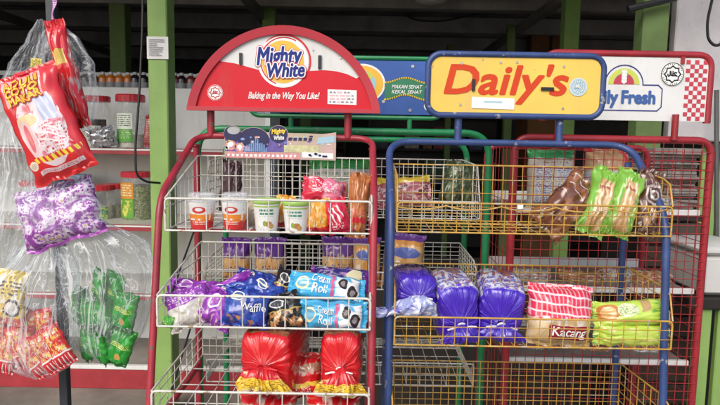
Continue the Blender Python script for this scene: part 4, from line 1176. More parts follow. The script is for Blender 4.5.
s = Sign(627, 87.5, DF - .005, rkD, oD)
m = MB(oD); m.box(s.p(548, 119.5, 0), s.p(707.5, 55.5, -.012)); sD = m.build('sign', M_SWHITE, rkD, smooth=False)
zA, zB = s.p(0, 121)[2], s.p(0, 55)[2]; x0, x1 = s.p(545.5, 0)[0], s.p(708.5, 0)[0]
m = MB(oD); m.tube(fillet([(x0, DF, zA), (x0, DF, zB), (x1, DF, zB), (x1, DF, zA)], .045, 8), .0115, 10); m.build('rim', M_RED2, sD)
m = s.mb()
for i in range(5):
    for j in range(14):
        if (i + j) % 2 == 0:
            x, y = 683.5 + i * 4.2, 60.0 + j * 4.2
            s.poly(m, [(x, y + 4.2), (x + 4.2, y + 4.2), (x + 4.2, y), (x, y)], .0008)
s.build(m, 'check_pattern', M_CHECK, sD)
m = s.mb()
s.ring(m, 623.5, 84.5, 10.6, 15.4, .0012, 1, 0, 180); s.ring(m, 623.5, 84.5, .1, 10.2, .0012, 2, 0, 180)
for dy in range(4):
    for sx in (-1, 1):
        s.poly(m, [(623.5, 84 - dy * 3), (623.5 + sx * 2.7, 82.4 - dy * 3), (623.5 + sx * 2.4, 79 - dy * 3), (623.5, 81.2 - dy * 3)][::sx], .0018, 3)
s.stroke(m, [(623.5, 84.4), (623.5, 70)], .8, .0022, 3)
s.build(m, 'wheat_emblem', [M_NAVY, M_LIME, M_CHECK, M_WHITEINK], sD)
m = s.mb(); arch = [(623.5 + 18.8 * math.cos(R(a)), 84.8 - 18.8 * math.sin(R(a))) for a in range(0, 181, 9)]
box = [(657.5, 84.8), (661.5, 88.5), (661.5, 106), (657.5, 109.8), (584, 109.8), (580, 106), (580, 88.5), (584, 84.8)]
s.stroke(m, [(604.7, 84.8)] + arch[::-1] + box + [(604.7, 84.8)], 1.0, .0015); s.build(m, 'logo_outline', M_NAVY, sD)
m = s.mb(); s.text(m, 'Daily', 587, 90.8, 618, 107, .0018, 0, 0, 0, grow=1.5); s.text(m, 'Fresh', 622.4, 90.8, 654.8, 102.8, .0018, 0, 0, 0, grow=1.5); s.build(m, 'lettering', mat('sign lettering blue', (.05, .12, .36), .4), sD)
halal(s, 670.5, 74, 11.4, [M_INK, M_WHITEINK], parent=sD)
m = s.mb(); m.box(s.p(677.5, 64, .006), s.p(681, 57, .0006)); s.build(m, 'slot', M_RED2, sD)
for px in (674.5, 560): x = s.p(px, 0)[0]; tubepart('sign_post', [[(x, DF - .019, zt4), (x, DF - .019, s.p(0, 113)[2])]], .0105, M_RED2, rkD, oD)
# ------------------------------------------------------------------ products: shared packet maker in pixel terms
def pk(px, py, Y): return at(px, py, Y)
class LayPillow(Pillow):
    """packet lying on its side: the seals are left and right"""
    def pt(s, u, v, side=-1, lift=0):
        q = Pillow.pt(s, v, u, side, lift)
        return Vector((q.z, q.y, q.x))
    def mesh(s, nu=34, nv=24, mi=0): return Pillow.mesh(s, nu, nv, mi)

def pack(name, label, cat, px, py, Y, wpx, hpx, t, material, rot=(0, 0, 0), seed=0, texts=(), group=None, lay=False, **kw):
    k = Y / F
    if lay: p = LayPillow(hpx * k, wpx * k, t, seed=seed, **kw)
    else: p = Pillow(wpx * k, hpx * k, t, seed=seed, **kw)
    o = p.mesh().build(name, material, loc=at(px, py, Y), rot=[R(a) for a in rot], angle=75)
    tag(o, label, cat, group)
    for tx in texts:
        st, u0, v0, u1, v1, mt, sh, bo = tx
        m = MB(); p.lettering(m, fit(text2d(st, sh, bo), u0, v0, u1, v1))
        m.build('lettering', mt, parent=o, smooth=False)
    return o

BREAD, CRUST, CREAMC = (.62, .40, .20), (.36, .15, .05), (.70, .58, .40)
WHT = (.80, .80, .78)

# ---- top white basket: four spread cups
def make_cup(name, label, body, lidm, clear):
    c = empty(name, label, 'cup', (0, 0, 0))
    m = MB(); m.lathe([(.0235, 0), (.026, .002), (.0325, .070), (.0325, .072)], n=36, mis=[0, 0, 0]); m.build('body', body, c)
    m = MB()
    if clear: m.lathe([(.0335, .0722), (.0348, .0735), (.0348, .079), (.0325, .081), (.0315, .091), (.027, .094), (.001, .0945)], n=36)
    else: m.lathe([(.0335, .0722), (.0345, .0735), (.0345, .081), (.033, .083), (.031, .0815), (.001, .0812)], n=36)
    m.build('lid', lidm, c)
    return c
M_CUPR = packmat('red cup print', WHT, [('rect', 0, .0, 1, .36, (.58, .03, .03)), ('blob', 16, 3, .45, .25, .30, .75, .58, (.75, .20, .02)), ('rect', .36, .42, .64, .56, (.78, .26, .03)), ('ell', .5, .72, .09, .12, (.62, .05, .05)), ('ell', .5, .74, .05, .06, WHT), ('marks', 40, 9, .56, .4, .2, .6, .34, (.8, .7, .6)), ('cells', 34, 10, .22, 0, .45, .34, .9, (.65, .12, .10)), ('cells', 34, 10, .22, .66, .45, 1, .9, (.65, .12, .10))], bump=.02, rough=.35)
M_CUPG = packmat('green cup print', WHT, [('marks', 44, 5, .50, .41, .56, .60, .82, (.06, .26, .16)), ('ell', .535, .30, .05, .10, (.45, .20, .06)), ('ell', .575, .22, .04, .09, (.55, .30, .10)), ('ell', .48, .32, .025, .10, (.24, .40, .06)), ('marks', 60, 14, .6, .38, .06, .48, .2, (.4, .4, .4)), ('rect', .30, .88, .70, .94, (.40, .58, .14))], bump=.02, rough=.35)
M_CUPLC = filmmat('clear cup lid', veil=.5, bump=.05, rough=.15)
M_CUPLG = mat('green cup lid', (.34, .56, .12), .35, vary=.08)
cy = AF + .045
cR = make_cup('spread_cup', 'red and white spread cup with clear lid, leftmost in the top white basket', M_CUPR, M_CUPLC, True)
cG = make_cup('spread_cup', 'white spread cup with green lid standing beside the red cups in the top basket', M_CUPG, M_CUPLG, False)
cR.location = pk(202, 229, cy); cR.rotation_euler = (0, 0, R(180))
dup(cR, pk(235, 229, cy), (0, 0, R(172)), 'second red and white spread cup with clear lid, next to the green lidded cups')
cG.location = pk(266.5, 231, cy); cG.rotation_euler = (0, 0, R(186))
dup(cG, pk(296, 233, cy), (0, 0, R(176)), 'white spread cup with green lid nearest the red and orange snack bags')
for n in (cR, cG): n['group'] = 'spread cups in the top white basket'
for o_ in list(bpy.data.objects):
    if o_.name.startswith('spread_cup'): o_['group'] = 'spread cups in the top white basket'; o_.scale = (1.06, 1.06, 1.02)

M_PRED = packmat('red pink film', (.62, .03, .07), [('rect', .45, 0, 1, 1, (.66, .16, .25)), ('blob', 6, 5, .60, .1, .1, .9, .9, (.80, .55, .55)), ('marks', 9, 12, .6, .2, .3, .8, .7, (.80, .70, .70))], bump=.7, rough=.2)
M_PREDW = packmat('red film white stripes', (.60, .02, .06), [('stripe', 5, 3, .35, .25, .3, .75, .75, (.80, .76, .74)), ('marks', 12, 10, .58, .2, .1, .8, .3, (.8, .7, .7))], bump=.6, rough=.2)
M_PORA = packmat('orange bun film', (.72, .30, .03), [('blob', 5, 4, .52, 0, 0, 1, 1, (.80, .48, .08)), ('rect', 0, 0, 1, .22, (.58, .03, .03)), ('blob', 7, 5, .62, 0, .2, 1, 1, (.86, .75, .5))], bump=.6, rough=.22)
M_PBRN = packmat('brown bun film', (.42, .15, .04), [('blob', 4, 6, .55, 0, .1, 1, 1, (.30, .09, .02)), ('blob', 7, 9, .62, 0, 0, 1, .45, (.75, .66, .58)), ('rect', .1, .22, .9, .30, (.55, .03, .05)), ('marks', 10, 30, .6, .1, .30, .9, .42, (.6, .05, .05))], bump=.8, rough=.2)
pack('snack_bag', 'shiny red and pink bag lying across the small bags in the top white basket', 'snack bag', 324, 192, 1.63, 44, 29, .06, M_PRED, (-28, 8, 10), seed=11, lay=True, crinkle=.009)
pack('snack_bag', 'orange bun bag with red base, right of the last green lidded cup', 'snack bag', 317, 217, 1.56, 27, 36, .05, M_PORA, (-8, -6, 0), seed=12, crinkle=.006)
pack('snack_bag', 'red snack bag with white striped label in the top white basket', 'snack bag', 337, 216, 1.555, 24, 36, .045, M_PREDW, (-10, -14, 0), seed=13, crinkle=.006)
pack('bun_bag', 'tall brown bun bag standing at the right end of the top white basket', 'bun bag', 358, 205, 1.585, 22, 66, .05, M_PBRN, (-12, 5, 0), seed=14, crinkle=.007)
pack('bun_bag', 'small orange bun bag tucked behind the green lidded cups', 'bun bag', 284, 212, 1.62, 20, 34, .05, M_PORA, (-5, 8, 0), seed=15, crinkle=.006)
pack('bun_bag', 'pale clear bun bag behind the cups, between red and green ones', 'bun bag', 251, 215, 1.63, 24, 28, .05, packmat('pale bun film', (.55, .45, .30), [('blob', 5, 4, .55, 0, 0, 1, 1, (.7, .66, .58))], bump=.7), (-5, -4, 0), seed=16, crinkle=.006)

# ---- middle white basket
M_PURP = packmat('purple film', (.24, .03, .36), [('blob', 4, 3, .55, 0, 0, 1, 1, (.36, .06, .48)), ('ell', .35, .62, .14, .2, (.80, .76, .80)), ('ell', .35, .62, .11, .15, (.35, .08, .45)), ('blob', 7, 6, .60, .05, .0, .95, .35, (.62, .52, .46))], bump=.7, rough=.22)
M_PURPT = packmat('purple top clear film', (.58, .55, .50), [('blob', 5, 5, .5, 0, 0, 1, .6, (.70, .68, .64)), ('blob', 6, 5, .58, 0, 0, 1, .6, (.38, .33, .26)), ('rect', 0, .58, 1, 1, (.26, .04, .38)), ('marks', 9, 12, .6, .1, .62, .9, .9, (.60, .5, .7))], bump=.8, rough=.18)
M_BLUF = packmat('blue wafer film', (.015, .035, .28), [('blob', 4, 4, .55, 0, 0, 1, 1, (.03, .09, .42)), ('ell', .27, .72, .15, .13, (.75, .74, .70)), ('ell', .27, .72, .12, .10, (.05, .10, .30)), ('rect', .1, .70, .45, .745, (.78, .70, .4)), ('blob', 6, 4, .52, .05, .04, .7, .24, (.42, .20, .07))], bump=.6, rough=.2)
M_BLKF = packmat('black film', (.012, .012, .016), [('ell', .35, .72, .22, .12, (.70, .70, .66)), ('ell', .35, .72, .18, .09, (.06, .06, .07)), ('blob', 5, 5, .5, .05, .05, .95, .5, (.44, .20, .07)), ('blob', 7, 6, .6, .05, .05, .95, .5, (.75, .55, .30)), ('rect', .0, .5, 1, .53, (.5, .36, .05))], bump=.5, rough=.22)
M_CYAN = packmat('light blue film', (.05, .38, .66), [('blob', 4, 3, .56, 0, 0, 1, 1, (.09, .46, .74)), ('ell', .17, .5, .085, .26, (.80, .72, .45)), ('ell', .17, .5, .065, .18, (.18, .45, .62)), ('rect', .54, .1, .585, .9, (.62, .10, .24)), ('blob', 5, 4, .38, .60, .12, .92, .9, (.82, .84, .84)), ('ell', .70, .62, .062, .23, (.03, .02, .02)), ('ell', .83, .34, .068, .25, (.03, .02, .02)), ('ell', .70, .62, .030, .11, (.25, .22, .22)), ('ell', .83, .34, .034, .12, (.25, .22, .22))], bump=.35, rough=.2)
M_NVYF = packmat('navy print film', (.04, .03, .20), [('blob', 6, 6, .56, 0, 0, 1, 1, (.42, .25, .50)), ('ell', .7, .5, .12, .3, (.7, .66, .4)), ('blob', 8, 8, .63, 0, 0, 1, 1, (.70, .68, .72)), ('rect', .86, 0, 1, 1, (.22, .03, .34))], bump=.7, rough=.22)
wt = lambda st, u0, v0, u1, v1, sh=.15, bo=.012, mt=None: (st, u0, v0, u1, v1, mt or M_WHITEINK, sh, bo)
YF = 1.465
pack('snack_bag', 'purple topped clear bag leaning at the left end of the middle white basket', 'snack bag', 190, 307, YF + .02, 48, 42, .055, M_PURPT, (-24, -20, 12), seed=21, crinkle=.008)
pack('snack_bag', 'purple bag with pale round logo lying behind the purple topped clear bag', 'snack bag', 196, 290, YF + .12, 56, 22, .05, M_PURP, (-38, 7, 6), seed=22, lay=True, crinkle=.008)
pack('snack_bag', 'purple bag with swirled print leaning against the left blue wafer bag', 'snack bag', 220, 309, YF + .01, 40, 38, .05, M_PURP, (-26, 24, -8), seed=23, crinkle=.008)
pack('snack_bag', 'purple bag slanting up behind the left blue wafer bag', 'snack bag', 229, 289, YF + .12, 52, 22, .05, M_PURP, (-34, -26, 0), seed=24, lay=True, crinkle=.008)
pack('wafer_bag', 'blue wafer bag slumped at the front with white lettering', 'snack bag', 247, 307, YF - .005, 50, 40, .05, M_BLUF, (-24, 8, 0), seed=25, texts=[wt('Waffle', .38, .40, .94, .60, .2)], crinkle=.008)
pack('wafer_bag', 'blue wafer bag tipped over behind the front lettered one', 'snack bag', 266, 297, YF + .06, 44, 38, .05, M_BLUF, (-34, 26, -6), seed=26, crinkle=.009)
pack('wafer_bag', 'blue wafer bag highest of the pile at the back of the basket', 'snack bag', 259, 283, YF + .15, 50, 26, .045, M_BLUF, (-38, 12, 0), seed=27, lay=True, crinkle=.008)
pack('wafer_bag', 'blue wafer bag wedged on its side between purple and black packets', 'snack bag', 240, 292, YF + .09, 46, 24, .045, M_BLUF, (-34, -14, 8), seed=34, lay=True, crinkle=.008)
pack('snack_bag', 'black packet with round pale logo behind the light blue rolls', 'snack bag', 285, 288, YF + .09, 28, 40, .04, M_BLKF, (-26, 20, 0), seed=28, crinkle=.007)
pack('snack_bag', 'black packet with bread picture and gold line at the basket front', 'snack bag', 285, 311, YF - .005, 36, 38, .04, M_BLKF, (-20, -16, 0), seed=29, crinkle=.008)
pack('roll_packet', 'light blue cream roll packet on top of the other, dark biscuits printed', 'snack packet', 327, 288, YF + .045, 78, 29, .05, M_CYAN, (-36, 8, 4), seed=30, lay=True, texts=[wt('Cream', .29, .52, .52, .82, .1), wt('Roll', .30, .16, .50, .46, .1)], crinkle=.006)
pack('roll_packet', 'light blue cream roll packet low at the basket front under the upper one', 'snack packet', 333, 315, YF - .008, 70, 30, .05, M_CYAN, (-14, 2, -3), seed=31, lay=True, texts=[wt('Cream', .29, .52, .52, .82, .1), wt('Roll', .30, .16, .50, .46, .1)], crinkle=.006)
pack('snack_bag', 'navy and purple printed bag lying behind the light blue rolls', 'snack bag', 342, 279, YF + .17, 64, 24, .06, M_NVYF, (-34, 4, 0), seed=32, lay=True, crinkle=.008)
pack('snack_bag', 'small green wrapped bun at the far left corner of the middle basket', 'snack bag', 169, 322, YF - .01, 13, 12, .025, packmat('bright green film', (.10, .42, .06), [('blob', 5, 5, .58, 0, 0, 1, 1, (.45, .62, .2))], bump=.6), (0, 10, 0), seed=33, crinkle=.004)

# ---- gathered loaves
def gathered_loaf(name, label, px, pyc, Y, wpx, hpx, L, body, tailm, tie=None, group=None, seed=0, tail=1.0, rot=(0, 0, 0), knotz=-.08, tailx=0, spread=1.0, crump=.007, tpow=.75):
    k = Y / F; w, h = wpx * k, hpx * k
    o_ = at(px, pyc, Y)
    A, Bz = (1, 0, 0), (0, 0, 1)
    kz = knotz * h
    sp = [((0, L, 0), w * .42, h * .42, A, Bz, .02), ((0, L * .9, 0), w * .49, h * .49, A, Bz, .03), ((0, L * .55, 0), w * .5, h * .5, A, Bz, .03), ((0, L * .3, 0), w * .5, h * .49, A, Bz, .035),
          ((0, .040, 0), w * .497, h * .49, A, Bz, .04), ((0, .020, kz * .05), w * .492, h * .48, A, Bz, .05), ((0, .006, kz * .12), w * .475, h * .46, A, Bz, .06),
          ((0, -.002, kz * .3), w * .435, h * .41, A, Bz, .09), ((0, -.006, kz * .55), w * .35, h * .32, A, Bz, .15), ((0, -.008, kz * .8), w * .24, h * .215, A, Bz, .22), ((0, -.011, kz * .95), w * .125, h * .11, A, Bz, .3), ((0, -.016, kz), w * .062, h * .05, A, Bz, .2)]
    SQ = [4.6] * 7 + [4.2, 3.4, 2.7, 2.2, 2.0]
    m = ringbag(MB(), sp, nphi=132, pleat=12, seed=seed, square=SQ, cap=False, crumple=.0042)
    m.poly([Vector((w * .42 * math.cos(t), L, h * .42 * math.sin(t))) for t in [2 * math.pi * q / 30 for q in range(30)]])
    root = m.build(name, body, loc=o_, rot=[R(a) for a in rot], angle=80)
    tag(root, label, 'bread loaf', group)
    tl = tail * h
    T = []
    for q in range(8):
        f = q / 7
        ang = min(1, f * 2.2) * math.pi / 2 * .92
        ay = (0, -math.sin(ang), math.cos(ang))
        cx = tailx * w * f ** 1.2
        cyy = -.018 - .016 * math.sin(min(1, f * 2) * math.pi / 2)
        cz = kz - tl * f ** 1.15 * .46
        T.append(((cx, cyy, cz), w * spread * (.062 + .36 * f ** tpow), .006 + .02 * math.sin(f * 2.6), A, ay, .12 + .40 * f))
    m = ringbag(MB(), T, nphi=110, pleat=12, seed=seed + 3, crumple=crump)
    m.build('bag_tail', tailm, parent=root, angle=80)
    if tie:
        m = MB(); m.tube([(w * .085 * math.cos(t), -.027, kz + h * .06 * math.sin(t)) for t in [2 * math.pi * q / 14 for q in range(14)]], .0028, 6, closed=True)
        m.tube([(-w * .05, -.031, kz), (-w * .18, -.037, kz + .003), (-w * .34, -.036, kz - .002)], .0022, 5); m.tube([(w * .05, -.031, kz), (w * .2, -.037, kz + .004), (w * .32, -.036, kz + .001)], .0022, 5)
        m.build('tie', tie, parent=root)
    return root
M_LRED = packmat('red loaf film', (.62, .012, .018), [('rect', .13, 0, .37, .50, (.30, .11, .05)), ('blob', 30, 14, .55, .13, 0, .37, .50, (.46, .22, .10)), ('marks', 30, 12, .60, .15, .1, .35, .44, (.52, .05, .05)), ('blob', 20, 5, .66, 0, .4, 1, 1, (.72, .06, .05))], bump=.5, rough=.15, coat=.6, radial=True)
M_LYEL = packmat('yellow loaf tail film', (.60, .015, .02), [('rect', 0, .46, 1, 1, (.78, .52, .04)), ('marks', 34, 9, .60, 0, .5, 1, .9, (.30, .14, .02)), ('blob', 18, 6, .60, 0, .3, 1, 1, (.84, .72, .30)), ('rect', 0, .93, 1, 1, (.74, .70, .62))], bump=.7, rough=.15, coat=.6, radial=True)
YL = 1.365 + .065
gathered_loaf('bread_loaf', 'red wrapped loaf with yellow tail, left one in the bottom white basket', 265, 366, YL, 56, 72, .20, M_LRED, M_LYEL, seed=2, tail=.70, knotz=.04, crump=.010, tpow=.5, tailx=.05, spread=1.12, rot=(3, 0, -10), tie=M_SRED)
gathered_loaf('bread_loaf', 'red wrapped loaf with yellow tail, against the right side of the bottom basket', 340.5, 366, YL, 42, 72, .20, M_LRED, M_LYEL, seed=6, tail=.72, knotz=-.02, crump=.010, tpow=.5, tailx=.12, spread=1.35, rot=(3, 0, -3), tie=M_WHITEINK)
M_LREDS = packmat('red loaf side film', (.58, .015, .02), [('rect', 0, .62, 1, .8, (.40, .25, .16)), ('blob', 6, 6, .57, 0, .55, 1, 1, (.62, .50, .42)), ('rect', 0, .30, 1, .40, (.78, .55, .06)), ('marks', 10, 12, .58, .1, .1, .9, .3, (.8, .65, .55))], bump=.7, rough=.15, coat=.6)
pack('bread_loaf', 'red wrapped loaf lying between and behind the two upright red loaves', 'bread loaf', 304, 376, YL + .10, 40, 44, .09, M_LREDS, (-14, -8, 0), seed=41, crinkle=.007, p=4)
pack('bread_loaf', 'red wrapped loaf lowest under the left yellow tail', 'bread loaf', 268, 410, YL + .045, 62, 36, .09, M_LREDS, (-6, 0, 0), seed=42, crinkle=.006, p=4)
pack('bread_loaf', 'red wrapped loaf lowest under the right yellow tail', 'bread loaf', 333, 410, YL + .045, 60, 36, .09, M_LREDS, (-6, 0, 0), seed=43, crinkle=.006, p=4)
M_CORN = packmat('clear white corner film', (.74, .70, .62), [('rect', 0, 0, .45, 1, (.78, .52, .05)), ('marks', 10, 9, .6, .4, .1, 1, .9, (.45, .2, .2))], bump=.8, alpha=.8)
# ---- blue rack, middle basket
M_LPUR = packmat('violet loaf film', (.055, .018, .42), [('rect', .12, 0, .38, .48, (.34, .12, .09)), ('blob', 26, 16, .48, .08, 0, .42, .52, (.60, .60, .68)), ('marks', 14, 9, .54, .10, .2, .40, .52, (.22, .22, .50)), ('marks', 26, 14, .60, .12, .05, .38, .42, (.10, .10, .38)), ('blob', 24, 5, .62, 0, .42, 1, 1, (.12, .06, .60))], bump=.6, rough=.15, coat=.6, radial=True)
M_LPURT = packmat('violet tail film', (.05, .015, .40), [('blob', 24, 5, .60, 0, 0, 1, 1, (.16, .12, .62)), ('blob', 30, 3, .68, 0, 0, 1, .6, (.7, .68, .78))], bump=.7, rough=.15, coat=.6, radial=True)
M_LPURC = packmat('clear violet tail film', (.30, .34, .60), [('blob', 20, 6, .55, 0, 0, 1, 1, (.72, .74, .80)), ('blob', 18, 7, .6, 0, 0, 1, 1, (.10, .06, .42))], bump=.9, rough=.12, coat=.6)
M_LPUR2 = packmat('violet loaf film dark top', (.055, .018, .42), [('rect', .14, 0, .36, .22, (.05, .03, .12)), ('blob', 24, 5, .62, 0, .3, 1, 1, (.12, .06, .60))], bump=.6, rough=.15, coat=.6, radial=True)
YD = 1.448 + .065
gathered_loaf('bread_loaf', 'violet wrapped loaf left of the middle yellow basket with a clear tail', 417, 292, YD, 42, 36, .15, M_LPUR2, M_LPURC, tie=M_WHITEINK, seed=12, tail=1.0, knotz=-.12, tailx=-.45, spread=2.0, crump=.009, rot=(0, 0, 4))
gathered_loaf('bread_loaf', 'violet wrapped loaf with white tie beside the clear tailed violet loaf', 459, 313, YD, 45, 60, .15, M_LPUR, M_LPURT, tie=M_WHITEINK, seed=15, tail=.5, knotz=-.17, spread=1.1, tpow=.5, crump=.006, rot=(8, -4, 5))
gathered_loaf('bread_loaf', 'violet wrapped loaf with white tie next to the red gingham bread bag', 501.5, 314, YD + .008, 47, 58, .15, M_LPUR, M_LPURT, tie=M_WHITEINK, seed=44, tail=.46, knotz=-.15, spread=1.15, tpow=.5, crump=.006, rot=(10, 5, -4))
M_GING = packmat('gingham bread film', (.60, .42, .20), [('blob', 4, 4, .5, 0, 0, 1, .55, (.68, .52, .30)), ('rect', 0, .46, 1, 1, (.66, .03, .07)), ('stripe', 15, 1.5, .32, 0, .48, 1, 1, (.74, .34, .38)), ('stripe', .6, 7, .20, 0, .48, 1, 1, (.80, .62, .64)), ('blob', 7, 5, .58, 0, .36, 1, .50, (.80, .74, .72)), ('rect', .28, .13, .90, .36, (.30, .015, .03))], bump=.45, rough=.18, coat=.6)
pack('bread_bag', 'red gingham topped bread bag with a dark red Kacang label in the yellow basket', 'bread bag', 559, 315, YD, 68, 62, .095, M_GING, (-10, 3, 0), seed=51, texts=[('Kacang', .31, .15, .86, .34, M_WHITEINK, .2, .015)], crinkle=.007, p=3.2)
M_LIME1 = packmat('lime roll film', (.42, .60, .07), [('blob', 4, 3, .55, 0, 0, 1, 1, (.52, .68, .12)), ('ell', .17, .55, .13, .32, (.50, .20, .05)), ('ell', .17, .55, .09, .22, (.70, .45, .20)), ('ell', .42, .6, .14, .28, (.72, .76, .48)), ('marks', 16, 12, .57, .3, .4, .56, .8, (.18, .30, .06)), ('rect', .60, .5, .72, .95, (.45, .30, .12)), ('blob', 6, 4, .55, .72, .2, 1, 1, (.05, .26, .05))], bump=.5, rough=.18, coat=.6)
M_LIME2 = packmat('plain lime roll film', (.50, .66, .08), [('blob', 4, 3, .56, 0, 0, 1, 1, (.60, .72, .16)), ('blob', 5, 6, .6, .1, .3, .8, .9, (.74, .80, .40)), ('blob', 6, 4, .52, .84, 0, 1, 1, (.05, .28, .06))], bump=.5, rough=.18, coat=.6)
pack('roll_packet', 'lime green roll packet with an orange cake picture, upper of the two', 'snack packet', 631, 313, YD + .0, 78, 28, .055, M_LIME1, (-22, -5, 0), seed=52, lay=True, crinkle=.006)
pack('roll_packet', 'plain lime green roll packet below the one with the cake picture', 'snack packet', 631, 335, YD - .012, 78, 24, .055, M_LIME2, (-6, 1, 0), seed=53, lay=True, crinkle=.006)
# ---- blue rack, top basket
M_CHOC = packmat('brown clear bun film', (.13, .040, .016), [('blob', 4, 5, .52, 0, 0, 1, 1, (.25, .09, .03)), ('stripe', 1, 7, .10, .05, .55, .6, .95, (.50, .44, .38)), ('blob', 4, 4, .56, .45, .05, 1, .50, (.58, .36, .28)), ('blob', 8, 8, .64, .0, .0, .6, .35, (.66, .60, .54)), ('blob', 10, 10, .66, 0, 0, 1, 1, (.05, .02, .02))], bump=.9, rough=.14, coat=.7)
M_LGRN = packmat('lime bread film', (.19, .42, .05), [('rect', .22, .08, .70, .80, (.50, .30, .13)), ('blob', 5, 6, .5, .22, .08, .70, .80, (.62, .44, .24)), ('rect', .70, 0, 1, 1, (.22, .47, .05)), ('marks', 20, 8, .60, .70, .1, 1, .7, (.60, .74, .3)), ('blob', 4, 4, .6, 0, .78, 1, 1, (.30, .54, .10)), ('rect', .22, .66, .6, .70, (.35, .10, .05))], bump=.7, rough=.15, coat=.6)
M_SWIRL = packmat('dark swirl bread film', (.09, .032, .018), [('blob', 6, 6, .58, 0, .35, 1, 1, (.28, .19, .15)), ('ell', .55, .62, .32, .16, (.38, .32, .30)), ('ell', .55, .62, .26, .12, (.07, .03, .025)), ('ell', .55, .62, .17, .08, (.40, .34, .32)), ('ell', .55, .62, .11, .05, (.07, .03, .025)), ('blob', 4, 5, .5, .35, .05, .9, .42, (.48, .28, .14)), ('blob', 9, 9, .62, 0, 0, 1, .35, (.62, .58, .55))], bump=.9, rough=.15, coat=.7)
YT = BF + .06
pack('bread_bag', 'brown bread bag in clear film leaning left in the top yellow basket', 'bread bag', 567, 205, YT - .004, 42, 70, .06, M_CHOC, (-14, 47, 0), seed=61, crinkle=.012, pinch=.12)
pack('bread_bag', 'lime green bread bag next to the brown leaning bag', 'bread bag', 599, 202, YT - .005, 32, 72, .055, M_LGRN, (-16, 22, 0), seed=62, crinkle=.010, pinch=.1)
pack('bread_bag', 'lime green bread bag beside the dark swirl printed bag', 'bread bag', 624, 203, YT - .003, 30, 70, .055, M_LGRN, (-14, 19, 0), seed=63, crinkle=.010, pinch=.1)
pack('bread_bag', 'dark brown swirl printed bread bag at the right end of the top yellow basket', 'bread bag', 647, 203, YT + .005, 26, 70, .05, M_SWIRL, (-12, 13, 0), seed=64, crinkle=.011, pinch=.1)

# ---- green rack behind
M_BUNP = packmat('orange bread purple top', (.58, .28, .08), [('blob', 4, 4, .52, 0, 0, 1, 1, (.66, .40, .16)), ('rect', 0, .60, 1, 1, (.12, .03, .22)), ('blob', 7, 5, .6, 0, .5, 1, .7, (.66, .52, .40)), ('marks', 9, 12, .58, .1, .15, .9, .45, (.10, .08, .16))], bump=.6, rough=.2)
def green_rack_loaf(px, py, w_, h_, label, seed, mt=M_BUNP, Y=CF + .10, texts=(), ry=0):
    return pack('bread_loaf', label, 'bread loaf', px, py, Y, w_, h_, .12, mt, (-6, ry, 0), seed=seed, crinkle=.006, p=4, texts=texts)
green_rack_loaf(237, 262, 31, 50, 'orange loaf with purple top behind the middle white basket, left of its twin', 71)
green_rack_loaf(271, 262, 33, 50, 'orange loaf with purple top behind the blue wafer bags', 72)
green_rack_loaf(338, 260, 34, 48, 'orange loaf with purple top behind the light blue rolls', 73)
M_BUNB = packmat('orange bun bag', (.66, .30, .07), [('blob', 4, 4, .5, 0, 0, 1, .8, (.74, .46, .20)), ('rect', 0, .88, 1, 1, (.16, .06, .30)), ('ell', .5, .66, .36, .10, (.12, .16, .45)), ('blob', 6, 6, .6, 0, 0, 1, .5, (.80, .72, .6))], bump=.6, rough=.2)
green_rack_loaf(366, 262, 30, 50, 'tan bun bag with blue oval logo behind the red rack post', 74, M_BUNB)
green_rack_loaf(403, 260, 42, 54, 'tan bun bag with white lettering just right of the blue rack post', 75, M_BUNB, texts=[('Bun', .28, .34, .72, .5, M_WHITEINK, .1, .03)], ry=6)
M_WHEAT = packmat('green top bread film', (.46, .26, .14), [('blob', 6, 4, .5, 0, 0, 1, .5, (.60, .42, .28)), ('rect', 0, .48, 1, .76, (.66, .64, .56)), ('marks', 16, 6, .56, .08, .5, .92, .72, (.30, .34, .26)), ('rect', 0, .76, 1, 1, (.05, .30, .06)), ('blob', 6, 5, .56, 0, .8, 1, 1, (.10, .40, .08))], bump=.5, rough=.2)
pack('bread_loaf', 'wholemeal loaf in green and white wrapper behind the red and pink bag', 'bread loaf', 340, 181, CF + .13, 62, 46, .11, M_WHEAT, (-6, 0, 0), seed=76, lay=True, crinkle=.005, p=4)
M_PINKC = packmat('pink print film', (.40, .10, .12), [('blob', 9, 7, .52, 0, 0, 1, .7, (.66, .45, .46)), ('rect', 0, .78, 1, 1, (.70, .52, .04)), ('blob', 9, 7, .6, 0, 0, 1, .7, (.10, .03, .05))], bump=.7, rough=.2)
pack('snack_bag', 'pink printed bag with yellow top edge behind the left blue post', 'snack bag', 404, 192, CF + .12, 54, 32, .07, M_PINKC, (-10, -4, 0), seed=77, lay=True, crinkle=.008)
M_DKG = packmat('dark green film', (.05, .07, .03), [('blob', 6, 6, .54, 0, 0, 1, 1, (.17, .22, .10)), ('blob', 9, 9, .64, 0, 0, 1, 1, (.35, .33, .30))], bump=.9, rough=.18)
pack('snack_bag', 'dark green bag in the top basket behind the empty yellow basket', 'snack bag', 458, 184, CF + .14, 34, 44, .07, M_DKG, (-10, 12, 0), seed=78, crinkle=.010)
pack('snack_bag', 'dark maroon bag hanging back in the top basket behind the first red cup', 'snack bag', 231, 186, CF + .12, 22, 52, .06, packmat('maroon film', (.07, .03, .035), [('blob', 8, 8, .58, 0, 0, 1, 1, (.24, .16, .17))], bump=.8), (-8, 3, 0), seed=79, crinkle=.009)

